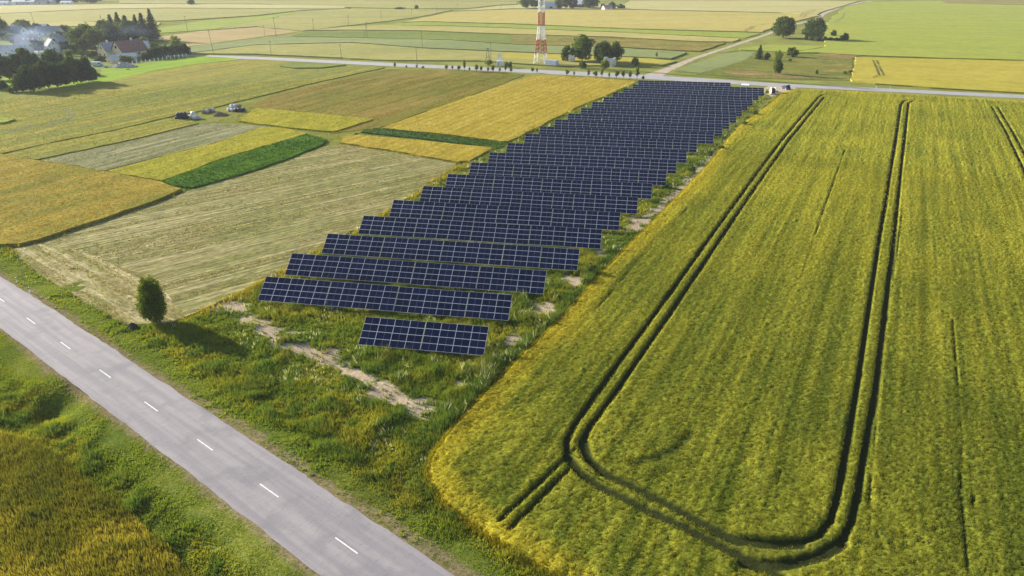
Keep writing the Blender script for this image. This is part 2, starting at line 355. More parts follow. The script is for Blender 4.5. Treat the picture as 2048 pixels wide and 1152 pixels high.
# ------------------------------------------------------------------ fields (real crop height, so their sides show and cast shade)
A_main = ang((762, 254), (1024, 166)); A_far = ang((512, 75), (1024, 67)); A_right = ang((1705, 112), (2048, 121)); A_mid = ang((100, 288), (512, 197))
A_hay = ang((312, 562), (562, 500)); A_road = math.atan2(rd.y, rd.x)
s_ = srgb
FM = {
 'pale': field_mat('pale_barley', s_(212, 203, 150), s_(204, 190, 128), s_(222, 212, 165), A_far, .006, (.004, .06), .6, .7, .12, .2, 2),
 'paletan': field_mat('tan_barley', s_(206, 190, 120), s_(190, 182, 112), s_(212, 196, 135), A_far, .006, (.003, .05), .7, .7, .14, .2, 2),
 'golden': field_mat('golden_wheat', s_(212, 194, 120), s_(202, 186, 112), s_(220, 204, 138), A_far, .006, (.004, .07), .6, .7, .14, .2, 2),
 'olive': field_mat('olive_wheat', s_(186, 180, 112), s_(172, 170, 106), s_(196, 186, 116), A_far, .008, (.004, .08), .7, .7, .15, .2, 2),
 'greyg': field_mat('grey_green_oats', s_(158, 168, 118), s_(146, 158, 108), s_(170, 174, 116), A_far, .008, (.004, .08), .7, .7, .14, .2, 2),
 'grass': field_mat('bright_grass', s_(172, 184, 84), s_(158, 174, 76), s_(184, 190, 98), A_far, .015, (.01, .12), .5, .8, .16, .15, 2),
 'dgrass': field_mat('dark_grass', s_(134, 148, 74), s_(148, 158, 80), s_(122, 140, 68), A_far, .02, (.01, .1), .6, .8, .2, .2, 2),
 'pink': field_mat('pink_fallow', s_(206, 178, 136), s_(190, 170, 122), s_(214, 190, 150), A_far, .012, (.006, .09), .7, .7, .14, .15, 2),
 'weedy': field_mat('brown_weeds', s_(158, 146, 78), s_(136, 140, 72), s_(176, 150, 86), A_far, .03, (.02, .1), .7, .6, .3, .4, 2),
 'lime': field_mat('lime_barley', s_(178, 186, 92), s_(188, 190, 88), s_(166, 180, 84), A_right, .006, (.003, .09), .6, .6, .13, .2, 2),
 'yellow': field_mat('yellow_barley', s_(206, 188, 84), s_(194, 182, 74), s_(212, 194, 96), A_right, .012, (.004, .12), .6, .8, .15, .2, 2),
 'rough': field_mat('rough_meadow', s_(140, 142, 72), s_(120, 134, 60), s_(166, 150, 80), A_right, .045, (.03, .16), .6, .7, .32, .45, 1.5),
 'soilpink': field_mat('dry_soil_strip', s_(176, 142, 104), s_(150, 128, 88), s_(186, 156, 110), A_right, .06, (.03, .3), .6, .8, .25, .2, 2),
 'wheatL': field_mat('olive_green_wheat', s_(162, 160, 70), s_(138, 148, 68), s_(184, 168, 74), A_mid, .02, (.006, .22), .9, 1.6, .28, .3, 1.5, 4.2),
 'meadow': field_mat('olive_meadow', s_(144, 136, 50), s_(126, 128, 42), s_(168, 144, 74), A_main, .03, (.012, .10), .9, 1.4, .28, .3, 1.3),
 'gold': field_mat('ripe_wheat', s_(202, 178, 72), s_(188, 166, 60), s_(214, 192, 98), A_main, .03, (.03, .45), .75, 1.6, .28, .35, 1.4, 3.1),
 'goldW': field_mat('ripe_rye', s_(178, 158, 62), s_(146, 142, 56), s_(196, 168, 74), A_main, .05, (.05, .25), .8, 1.5, .34, .45, 1.3),
 'limeS': field_mat('yellow_green_barley', s_(186, 178, 56), s_(168, 168, 50), s_(202, 188, 72), A_main, .06, (.03, .5), .8, 1.8, .32, .35, 1.3, 1.6),
 'potato': field_mat('potato_rows', s_(84, 126, 30), s_(100, 142, 36), s_(66, 104, 28), A_main, .1, (.1, .6), .5, 1.8, .42, .6, 1.0, 1.5),
 'beet': field_mat('beet_rows', s_(72, 106, 52), s_(92, 126, 50), s_(52, 84, 50), ang((730, 263), (1005, 296)), .1, (.2, .7), .6, 1.6, .42, .5, 1.0, 1.6),
 'stubble': field_mat('grey_green_stubble', s_(148, 148, 112), s_(130, 136, 94), s_(186, 178, 148), A_main, .06, (.04, .5), .8, 2.2, .28, .2, 2.5, 1.3),
 'hay': field_mat('cut_hay', s_(158, 150, 104), s_(138, 141, 82), s_(202, 188, 148), A_hay, .05, (.02, 1.25), .85, 2.6, .40, .2, 3.5, 1.35),
 'hayroad': field_mat('cut_hay_headland', s_(178, 164, 120), s_(150, 146, 88), s_(222, 206, 170), A_road, .06, (.04, .5), .95, 2.4, .34, .2, 3.0, 1.9),
 'lawn': field_mat('mown_lawn', s_(160, 190, 40), s_(144, 178, 34), s_(174, 198, 60), A_mid, .03, (.02, .2), .5, 1.2, .15, .12),
 'brown': field_mat('brown_fallow', s_(166, 150, 104), s_(176, 158, 112), s_(158, 146, 96), A_right, .006, (.004, .06), .5, .6, .12, .15, 2),
}
fcount = [0]; FIELDS = []
def field(px, h, mat, label, jit=.18, st=2.2):
    fcount[0] += 1; h = h + fcount[0] * .0008
    P = [Vector(p) for p in GP(px, h * .5)]; out = []
    for i in range(len(P)):
        a, b = P[i], P[(i + 1) % len(P)]; L_ = (b - a).length; n = max(1, min(140, int(L_ / max(st, a.length / 60))))
        for k in range(n):
            q = a.lerp(b, k / n); j = jit * (1 + q.length / 180); out.append((q.x + random.uniform(-j, j), q.y + random.uniform(-j, j)))
    FIELDS.append((out, h, FM[mat].name.split('.')[0], st))
    bm = bmesh.new(); vs = [bm.verts.new((*q, h)) for q in out]; f = bm.faces.new(vs); f.normal_update()
    if f.normal.z < 0: f.normal_flip()
    r = bmesh.ops.extrude_face_region(bm, geom=[f])
    low = [g for g in r['geom'] if isinstance(g, bmesh.types.BMVert)]
    for g in low: g.co.z = -.4
    for g in [g for g in r['geom'] if isinstance(g, bmesh.types.BMFace)]: bm.faces.remove(g)
    bmesh.ops.recalc_face_normals(bm, faces=bm.faces)
    f = max(bm.faces, key=lambda q: q.calc_area())
    if f.normal.z < 0: bmesh.ops.reverse_faces(bm, faces=bm.faces)
    bmesh.ops.triangulate(bm, faces=[q for q in bm.faces if len(q.verts) > 4], ngon_method='EAR_CLIP')
    me = bpy.data.meshes.new('field'); bm.to_mesh(me); bm.free(); me.materials.append(FM[mat])
    return tag(link('field', me), label, kind='structure')
# far, left to right
field([(-500, -30), (2700, -30), (2700, 2), (1890, -1), (1400, 0), (1050, 2), (700, 2), (240, 1), (-400, 6)], .3, 'olive', 'pale farmland stretching to the top of the view')
field([(-300, 13), (0, 11), (200, 9), (320, 8), (512, 9), (690, 13), (690, 17), (512, 17), (330, 16), (200, 18), (0, 27), (-300, 34)], .6, 'pale', 'pale barley strip below the distant village')
field([(-300, 35), (0, 28), (200, 19), (330, 17), (512, 18), (690, 17.5), (605, 20.5), (512, 31), (420, 37), (340, 42), (200, 43), (0, 50), (-300, 66)], .6, 'olive', 'olive barley field behind the village poles')
field([(-300, 67), (0, 51), (120, 44), (200, 44), (318, 45), (318, 50), (150, 53), (0, 58), (-300, 80)], .6, 'paletan', 'tan barley strip behind the village gardens')
field([(240, 1.5), (700, 2.5), (1035, 3), (1035, 8), (1000, 10), (930, 17), (830, 17.5), (700, 15), (520, 8), (320, 7), (240, 7)], .5, 'olive', 'wide pale green field at the far centre')
field([(318, 56), (375, 47), (420, 40), (520, 33), (600, 22), (612, 22), (512, 43), (430, 59), (325, 66)], .3, 'grass', 'bright green grass wedge beside the pink fallow')
field([(432, 59), (514, 43), (614, 22), (700, 17.5), (820, 18.5), (905, 20), (850, 32), (770, 43), (690, 52), (625, 60), (605, 62), (512, 53)], .5, 'olive', 'green and tan oats field crossed by a row of poles')
field([(318, 74), (400, 62), (512, 54.5), (602, 63), (512, 75), (420, 88), (375, 93), (330, 84)], .15, 'pink', 'pinkish fallow field behind the spruces')
field([(378, 95), (512, 78), (560, 73), (600, 75), (735, 77), (900, 81), (1024, 90), (1230, 96), (1376, 106), (1340, 118), (1300, 116), (1024, 104), (860, 97), (700, 85), (512, 90), (380, 107)], .7, 'greyg', 'grey green oats strip behind the far road')
field([(384, 107.5), (512, 91), (700, 86.5), (860, 98.5), (1024, 105.5), (1300, 117.5), (1352, 123), (1320, 132), (1290, 128), (1240, 130), (1120, 133), (960, 122), (768, 121), (640, 114), (512, 108.5), (430, 108)], .6, 'olive', 'olive wheat field along the far road')
field([(1010, 106), (1120, 110), (1250, 117), (1345, 121.5), (1310, 131), (1250, 127), (1130, 123), (1010, 117)], .62, 'yellow', 'yellow barley patch behind the mast')
field([(580, 73), (612, 64), (690, 61), (840, 63), (1024, 70), (1024, 88), (900, 79.5), (735, 75.5)], .3, 'dgrass', 'dark green grass wedge crossed by poles')
field([(1024, 70), (1200, 75), (1400, 85), (1452, 86), (1400, 103), (1230, 94.5), (1024, 88.5)], .5, 'weedy', 'brown weedy strip behind the trees by the mast')
field([(622, 61), (690, 54), (760, 51), (900, 53), (1024, 57.5), (1250, 66), (1480, 78), (1465, 84), (1400, 83.5), (1220, 74), (1024, 68.5), (840, 61.5), (700, 60)], .6, 'paletan', 'pale tan barley strip across the far middle')
field([(764, 50.5), (800, 46), (850, 44), (1024, 49), (1260, 59), (1520, 66.5), (1490, 76.5), (1250, 64.5), (1024, 56), (900, 51.5)], .3, 'grass', 'bright green grass strip across the far middle')
field([(806, 44.5), (905, 24), (1024, 19), (1250, 20), (1560, 27), (1640, 31), (1556, 51), (1522, 64.5), (1260, 57.5), (1024, 47.5), (850, 43)], .6, 'golden', 'golden wheat field in front of the distant farm')
field([(910, 22.5), (1000, 12), (1040, 10), (1250, 9), (1260, 1.5), (1500, 1), (1718, 2.5), (1650, 22), (1632, 30), (1560, 25.5), (1250, 18.5), (1024, 17.5)], .6, 'pale', 'pale wheat field round the distant farm')
field([(1664, 36), (1690, 15), (1740, 4), (1880, 2), (1893, 7), (2010, 10), (2060, 10), (2700, 20), (2700, 142), (2048, 121), (1900, 117), (1720, 111), (1640, 106), (1580, 106), (1640, 97), (1650, 93), (1648, 75), (1645, 60)], .6, 'lime', 'lime green barley field filling the upper right')
field([(1884, 1.5), (2060, 2), (2700, 8), (2700, 18), (2060, 9), (2012, 9), (1895, 6)], .2, 'brown', 'brown fallow at the top right corner')
field([(1480, 97), (1540, 90), (1600, 91), (1655, 93), (1640, 96), (1578, 105), (1480, 100)], .4, 'lime', 'small light green strip below the two big trees')
field([(1712, 115), (1900, 119), (2048, 123), (2700, 145), (2700, 219), (2048, 186), (1900, 178), (1750, 168), (1702, 163)], .55, 'yellow', 'yellow barley field beside the far road')
field([(1348, 143), (1400, 122), (1470, 100), (1580, 107.5), (1706, 113), (1700, 161), (1600, 160), (1480, 155), (1390, 149)], .12, 'rough', 'rough meadow with bushes beside the farm track')
field([(1352, 141), (1398, 123), (1440, 109), (1480, 103), (1510, 104), (1490, 120), (1440, 136), (1400, 146)], .16, 'greyg', 'grey green clover patch beside the farm track')
field([(1445, 143), (1500, 142), (1540, 147), (1536, 152), (1470, 150)], .14, 'soilpink', 'dry pinkish strip near the junction')
field([(1546, 148), (1600, 150), (1660, 156), (1600, 156), (1545, 154)], .14, 'soilpink', 'dry pinkish strip under the birch')
field([(1640, 130), (1705, 126), (1704, 144), (1650, 145)], .17, 'weedy', 'reddish brown weeds beside the yellow barley')
field([(1640, 108), (1670, 106), (1740, 109.5), (1712, 113), (1700, 118), (1650, 113)], .18, 'soilpink', 'bare pinkish corner of the meadow')
# mid left
FM['verge'] = field_mat('field_verge', s_(148, 152, 62), s_(132, 142, 54), s_(170, 160, 78), A_main, .05, (.04, .3), .6, 1.4, .25, .15)
field([(-400, 100), (-200, 80), (0, 60), (120, 52), (318, 66), (330, 86), (385, 108), (372, 114), (262, 132), (196, 152), (150, 165), (-60, 198), (-400, 235)], .02, 'dgrass', 'green garden land around the village houses')
field([(340, 238), (400, 224), (440, 214), (500, 205), (520, 214), (498, 217), (470, 244), (400, 246)], .03, 'verge', 'grassy strip under the bale stacks')
field([(640, 268), (660, 269), (750, 240), (775, 246), (735, 258), (715, 268), (684, 286), (655, 284)], .03, 'verge', 'grassy lane between the small plots')
field([(196, 152), (205, 138), (262, 131), (378, 112.5), (400, 112), (470, 116.5), (485, 118.5), (400, 127), (300, 143), (215, 165), (190, 168), (100, 176), (-60, 190), (-60, 150)] if True else [(250, 144), (330, 128), (400, 116), (470, 116.5), (485, 118.5), (400, 127), (300, 143), (215, 165), (190, 168), (100, 176), (-60, 190), (-60, 150)], .06, 'lawn', 'bright green lawn in front of the white fence posts')
field([(-200, 222), (0, 197), (100, 181), (195, 168), (300, 145), (400, 129), (500, 119), (620, 127), (770, 135), (640, 163), (512, 194), (400, 222), (330, 236), (230, 260), (97, 286), (0, 308), (-200, 352)], .28, 'wheatL', 'large olive green wheat field below the village')
field([(600, 127), (645, 129), (690, 131), (640, 136.5), (590, 137), (560, 133)], .8, 'dgrass', 'dark weedy patch at the corner of the wheat field')
field([(-60, 238), (0, 236), (34, 240), (10, 247), (-60, 250)], .8, 'grass', 'bright grass patch in the wheat at the left edge')
field([(780, 138), (1000, 144), (1050, 149), (1010, 166), (900, 205), (758, 256), (690, 264), (660, 268), (745, 240), (620, 226), (500, 215), (530, 196), (640, 167)], .12, 'meadow', 'olive brown meadow below the far road')
field([(1066, 152), (1150, 154), (1278, 162.5), (1240, 180), (1160, 212), (1090, 247), (1018, 283), (1004, 284), (900, 270), (765, 257), (900, 207), (1010, 169)], .42, 'gold', 'ripe golden wheat field left of the solar array')
field([(513, 217), (620, 226.5), (744, 238), (740, 242), (668, 264), (648, 263), (560, 254), (478, 243)], .4, 'limeS', 'small sunlit yellow green barley plot')
field([(738, 259), (770, 258), (900, 274), (1014, 286), (1008, 293), (995, 296), (860, 280), (722, 265)], .35, 'beet', 'dark green vegetable rows beside the golden wheat')
field([(686, 275), (714, 270), (860, 284), (985, 297), (960, 310), (940, 322), (915, 324), (800, 304), (680, 286)], .4, 'gold', 'narrow golden wheat plot behind the hay field')
field([(332, 238), (378, 240), (396, 247), (280, 276), (78, 319), (58, 317), (0, 312), (97, 289), (230, 262.5)], .30, 'wheatL', 'narrow wheat strip beside the bales')
field([(80, 320), (280, 277), (400, 246), (512, 251), (545, 252), (430, 285), (300, 318), (212, 342)], .05, 'stubble', 'grey green stubble plot')
field([(215, 343), (300, 321), (430, 287), (528, 255), (560, 256), (612, 268), (600, 272), (460, 313), (322, 363)], .38, 'limeS', 'yellow green barley plot beside the potatoes')
field([(324, 364), (460, 315), (600, 273), (620, 272), (653, 279), (642, 292), (520, 338), (384, 376), (350, 372)], .4, 'potato', 'dark green potato plot')
field([(-120, 305), (0, 309), (60, 320), (215, 345), (322, 366), (366, 379), (300, 407), (200, 440), (100, 473), (40, 490), (0, 492), (-120, 500)], .6, 'goldW', 'golden brown rye field at the left edge')
field([(20, 500), (110, 473), (210, 440), (310, 407), (384, 379), (520, 340), (648, 293), (690, 289), (800, 307), (915, 328), (890, 346), (800, 405), (720, 455), (640, 497), (540, 555), (400, 622), (335, 648), (250, 650), (130, 580), (40, 520)], .05, 'hay', 'mown hay field with pale swaths')
field([(22, 501), (75, 487), (150, 500), (312, 560), (340, 600), (372, 632), (335, 647), (250, 650), (130, 580), (40, 520)], .07, 'hayroad', 'pale mown headland of the hay field by the road')
# wheel tracks pressed into the far crops
M['trod'] = plain('trodden_crop', s_(104, 106, 44), .95, var=.3, scale=.4)
M['trodp'] = plain('trodden_dry_crop', s_(150, 138, 84), .95, var=.25, scale=.3)
def tracks(lines, h, w, mat, label):
    mb = MB()
    for px in lines:
        C_ = resample([Vector(G(*p, h)[:2]) for p in px], 4.)
        for a, b in zip(C_[:-1], C_[1:]):
            d = (b - a); n = Vector((-d.y, d.x)).normalized() * w * random.uniform(.5, 1.15)
            if random.random() < .07: continue
            mb.add([(*(a + n), h), (*(b + n), h), (*(b - n), h), (*(a - n), h)], [(0, 1, 2, 3)])
    return tag(mb.build('wheel_tracks', M[mat]), label, kind='structure')
tracks([[(0, 283), (120, 258), (280, 227), (400, 203), (560, 170), (700, 142)], [(0, 263), (100, 246), (240, 216), (400, 182), (520, 160), (640, 140)], [(300, 160), (420, 137), (500, 127)],
        [(20, 262), (80, 250), (120, 240), (138, 230), (136, 222), (118, 217), (60, 213)], [(20, 266), (90, 254), (132, 241), (148, 230), (144, 222), (124, 215)], [(40, 208), (110, 197)],
        [(290, 190), (420, 163), (560, 138)]], .35, .34, 'trod', 'wheel tracks in the olive wheat')
tracks([[(1600, 33), (1605, 26), (1625, 19), (1650, 17)], [(1607, 34), (1613, 27), (1632, 20)], [(1485, 62), (1505, 52), (1540, 47)], [(1490, 63), (1510, 53)], [(1668, 44), (1684, 36), (1690, 25)]], .72, .5, 'trodp', 'wheel tracks in the pale wheat')
tracks([[(1745, 120), (1752, 136), (1757, 149), (1745, 154)], [(1752.5, 120), (1759, 136), (1766, 149), (1760, 152)]], .82, .3, 'trod', 'wheel tracks in the yellow barley')

# ------------------------------------------------------------------ near vegetation: blades as geometry
def blades(P, h, w, ctip, cbase, k, rad, lean=.35):
    """P (n,3) tuft feet; k blades each -> verts, tris, colours"""
    n = len(P); N = n * k
    P = np.repeat(P, k, 0); h = np.repeat(h, k) * rng.uniform(.65, 1.2, N); w = np.repeat(w, k) * rng.uniform(.7, 1.3, N)
    a = rng.uniform(0, 2 * np.pi, N); r = rad * np.sqrt(rng.random(N)); o = P + np.stack([r * np.cos(a), r * np.sin(a), np.zeros(N)], 1)
    b = rng.uniform(0, 2 * np.pi, N); wx, wy = np.cos(b) * w / 2, np.sin(b) * w / 2
    la = rng.uniform(0, 2 * np.pi, N); ll = h * lean * rng.random(N)
    v0 = o + np.stack([wx, wy, 0 * wx], 1); v1 = o - np.stack([wx, wy, 0 * wx], 1)
    v2 = o + np.stack([np.cos(la) * ll, np.sin(la) * ll, h], 1)
    V = np.stack([v0, v1, v2], 1).reshape(-1, 3)
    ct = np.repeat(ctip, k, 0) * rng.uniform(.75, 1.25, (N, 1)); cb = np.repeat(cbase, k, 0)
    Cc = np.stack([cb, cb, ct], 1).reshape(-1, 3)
    return V, np.arange(3 * N).reshape(-1, 3), Cc
def scatter(P, dens, dmin, dmax):
    """random points in polygon P with camera distance limits"""
    Pn = np.array(P); x0, y0 = Pn.min(0); x1, y1 = Pn.max(0); n = int((x1 - x0) * (y1 - y0) * dens)
    x = rng.uniform(x0, x1, n); y = rng.uniform(y0, y1, n); d = np.hypot(x, y)
    k = (d >= dmin) & (d < dmax); x, y = x[k], y[k]; k = inpoly(x, y, P); return x[k], y[k]
def stuff(name, parts, mat, label, cat):
    o = 0; Vs = []; Fs = []; Cs = []
    for V, Fc, Cc in parts: Vs.append(V); Fs.append(Fc + o); Cs.append(Cc); o += len(V)
    return tag(link(name, npmesh(name, np.concatenate(Vs), np.concatenate(Fs), mat, np.concatenate(Cs))), label, cat, kind='stuff')

# the big crop on the right: canopy sheet with the tram lines cut down to the soil, plus standing ears
crop_px = [(1120, 1152), (1050, 1112), (960, 1052), (885, 1000), (858, 962), (853, 935), (864, 905), (910, 848), (962, 790), (1018, 732), (1120, 638), (1214, 532), (1268, 480), (1368, 380), (1415, 331), (1452, 282), (1480, 252), (1547, 203), (1566, 186), (1590, 180), (1640, 180.5), (1800, 189), (2048, 204.5), (2300, 218)]
cropP = GP(crop_px, .35); cropP += [(95, 40), (60, 28), (20, 26), (6, 36)]
cropP_np = np.array(cropP)
tdir = Vector((G(1638, 197).x - G(1215, 772).x, G(1638, 197).y - G(1215, 772).y)).normalized(); tn = Vector((tdir.y, -tdir.x))
h_c = .45
def gl(pts): return GP(pts, h_c)
tramL = [gl([(1637, 195), (1560, 285), (1430, 460), (1300, 640), (1185, 795), (1150, 845), (1133, 880), (1136, 910), (1158, 940), (1200, 968), (1290, 1015), (1390, 1062), (1480, 1108), (1560, 1150)]),
         gl([(1648, 195), (1574, 285), (1452, 460), (1330, 640), (1222, 795), (1180, 850), (1166, 880), (1175, 912), (1210, 943), (1300, 985), (1400, 1040), (1470, 1075), (1540, 1084), (1600, 1082), (1640, 1065), (1663, 1035), (1680, 970), (1715, 770), (1755, 500), (1785, 320), (1802, 210)]),
         gl([(1817, 207), (1804, 320), (1785, 500), (1752, 770), (1715, 985), (1702, 1045), (1682, 1082), (1645, 1106), (1570, 1126), (1490, 1122)]),
         gl([(1148, 895), (1090, 955), (1040, 1002), (1000, 1035)]), gl([(1150, 925), (1110, 965), (1060, 1015), (1020, 1052)]),
         gl([(1984, 215), (2010, 260), (2048, 340), (2120, 490)]), gl([(1996, 215), (2025, 263), (2065, 340), (2140, 490)]),
         gl([(1637, 195), (1645, 190), (1665, 191), (1700, 197)]), gl([(1802, 210), (1807, 203), (1816, 201), (1850, 204)]), gl([(1817, 207), (1826, 203), (1850, 203)])]
soft = [gl([(1660, 1100), (1600, 1128), (1540, 1140), (1480, 1130)]), gl([(1470, 1090), (1540, 1105), (1600, 1100), (1650, 1080)]), gl([(1430, 1072), (1520, 1118), (1600, 1118), (1668, 1092)]),
        gl([(1380, 870), (1350, 900), (1310, 918), (1270, 924)])]
slit = [gl([(1735, 1060), (1745, 900), (1775, 640), (1805, 420)]), gl([(1936, 1140), (1920, 980), (1925, 870), (1905, 640)]), gl([(1375, 415), (1346, 448)]), gl([(1288, 505), (1230, 575), (1190, 620)]),
        gl([(1690, 300), (1640, 440), (1600, 560)]), gl([(1560, 940), (1553, 975)]), gl([(1945, 1010), (1948, 990)]), gl([(1480, 395), (1440, 450)])]
cu = np.concatenate([np.arange(20, 110, .26), np.arange(110, 190, .40), np.arange(190, 345, .75)])
corner = [Vector((q[0], q[1])) for q in cropP]
vv = [q.dot(tn) for q in corner]; cv = np.arange(min(vv), max(vv), .22)
U_, V_ = np.meshgrid(cu, cv); ux, vx = U_.ravel(), V_.ravel()
x = ux * tdir.x + vx * tn.x; y = ux * tdir.y + vx * tn.y
ins = inpoly(x, y, cropP)
pxy = (F * x / (y * CP + CAMH * SP) + 1024)
ins &= (pxy < 2048 + 260) & (y > 30)
edge_d = seg_dist(x, y, cropP[:23])
def cut_depth(x, y):
    c = np.zeros(x.shape); wv = .10 * (fbm(x, y, .8, 2, 51) - .5)
    for i_, L_ in enumerate(tramL): k_ = .11 if i_ in (3, 4) else 0.; c = np.maximum(c, (1 - k_ * 1.6) * sstep(.47 - k_, .30 - k_, seg_dist(x, y, L_) + wv))
    for L_ in (tramL[0][7:], tramL[1][6:14], tramL[2][-4:]): c = np.maximum(c, sstep(.74, .52, seg_dist(x, y, L_) + wv))
    for L_ in slit: c = np.maximum(c, sstep(.20, .06, seg_dist(x, y, L_) + wv) * (.15 + .55 * sstep(.4, .6, fbm(x, y, .25, 2, 77))))
    for L_ in soft: c = np.maximum(c, 0.42 * sstep(1.1, .2, seg_dist(x, y, L_) + wv))
    return c
def crop_vars(x, y):
    u = x * tdir.x + y * tdir.y; v = x * tn.x + y * tn.y
    row = fbm(u * .02, v, .9, 3, 61); row2 = fbm(u * .03, v, 1.5, 3, 62); pat = fbm(x, y, .09, 4, 63); big = fbm(x, y, .03, 3, 64)
    return row, row2, pat, big
row, row2, pat, big = crop_vars(x, y)
cd_ = cut_depth(x, y)
zc = (.42 + .10 * (row2 - .5) + .18 * (pat - .5) + .10 * (row - .5) + rng.normal(0, .06, x.shape)) * (1 - .94 * cd_)
far_ = sstep(110, 170, np.hypot(x, y)); zc = zc + .22 * far_ * (1 - cd_)
GRN, YEL, GLD = np.array((.110, .134, .015)), np.array((.274, .262, .026)), np.array((.40, .325, .024))
def crop_col(x, y, edge_d):
    row, row2, pat, big = crop_vars(x, y)
    yl = .30 + .6 * (row - .5) + .65 * (pat - .5) + .45 * (big - .5) + 0.8 * (row2 - .5) + .42 * sstep(60, 210, np.hypot(x, y))  # yellower away from the camera: near shade and far backlight put into the colour
    ec = sstep(3.6 + 5.5 * (pat - .3), .4, edge_d)
    c = mixc(GRN, YEL, np.clip(yl, 0, 1)); return mixc(c, GLD, np.clip(ec * .65, 0, 1))
cc = crop_col(x, y, edge_d) * rng.uniform(.72, 1.28, (len(x), 1))
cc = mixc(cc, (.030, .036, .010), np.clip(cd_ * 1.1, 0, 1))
ii = np.full(len(x), -1); nu = len(cu); idx = np.arange(len(x)).reshape(len(cv), nu); mk = ins.reshape(len(cv), nu)
qm = mk[:-1, :-1] & mk[:-1, 1:] & mk[1:, 1:] & mk[1:, :-1]
Fq = np.stack([idx[:-1, :-1], idx[1:, :-1], idx[1:, 1:], idx[:-1, 1:]], -1)[qm]
# drop the outer rim to the ground so that the crop has a side
cnt = np.zeros(len(x)); np.add.at(cnt, Fq.ravel(), 1); rim = (cnt > 0) & (cnt < 4); zc[rim] = .02
us = np.unique(Fq); ii[us] = np.arange(len(us))
hx = height(x[us], y[us]) + .025
canopy = (np.stack([x[us], y[us], zc[us] + hx], 1), ii[Fq], cc[us])
t = NT('crop_canopy'); va = t.new('ShaderNodeVertexColor'); va.layer_name = 'Col'; v = t.coord(); na = t.noise(v, 5, 4, .7)
t.bump(na, .7, .15); k = t.ramp(na, .25, .75, .7, 1.3); kk = t.new('ShaderNodeCombineColor'); [t.set(kk.inputs[i], k) for i in range(3)]
t.b.inputs['Specular IOR Level'].default_value = 0.; M['canopy'] = t.done(t.mix(1., va.outputs[0], kk.outputs[0], 'MULTIPLY'), .95)
tag(link('field', npmesh('crop_field', canopy[0], canopy[1], M['canopy'], canopy[2])), 'large green and yellow barley field with curved tractor tram lines', kind='structure')
parts = []
for dens, d0, d1, h0, w0, k in ((38, 0, 92, .26, .060, 3), (20, 92, 135, .27, .085, 3), (9.0, 135, 200, .28, .13, 3), (3.6, 200, 345, .28, .20, 2)):
    bx, by = scatter(cropP, dens, d0, d1)
    px_ = F * bx / (by * CP + CAMH * SP) + 1024; kq = px_ < 2048 + 200; bx, by = bx[kq], by[kq]
    kq = rng.random(len(bx)) > cut_depth(bx, by) * 2.2; bx, by = bx[kq], by[kq]
    e_ = seg_dist(bx, by, cropP[:23]); row, row2, pat, big = crop_vars(bx, by)
    zz = height(bx, by) + .36 + .10 * (row2 - .5) + .18 * (pat - .5) + .22 * sstep(110, 170, np.hypot(bx, by)); c_ = crop_col(bx, by, e_)
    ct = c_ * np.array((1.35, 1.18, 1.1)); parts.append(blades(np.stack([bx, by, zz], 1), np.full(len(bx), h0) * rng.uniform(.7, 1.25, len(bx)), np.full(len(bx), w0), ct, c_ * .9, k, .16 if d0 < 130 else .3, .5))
rim_pts = np.array([p[:2] for p in resample(cropP[:21], .05)]); dd_ = np.hypot(rim_pts[:, 0], rim_pts[:, 1]); rim_pts = rim_pts[rng.random(len(dd_)) < np.clip(60 / dd_, .15, 1)]
rim_pts = np.repeat(rim_pts, 3, 0) + rng.normal(0, .20, (len(rim_pts) * 3, 2)); bx, by = rim_pts.T; c_ = crop_col(bx, by, 1 + np.abs(rng.normal(0, 1.5, len(bx))))
parts.append(blades(np.stack([bx, by, height(bx, by)], 1), np.full(len(bx), .60) * rng.uniform(.5, 1.1, len(bx)), .05 + np.hypot(bx, by) * .0004, c_, c_ * .95, 3, .15, .35))
stuff('barley_ears', parts, M['blade'], 'standing ears of the green and yellow barley on the right', 'crop')

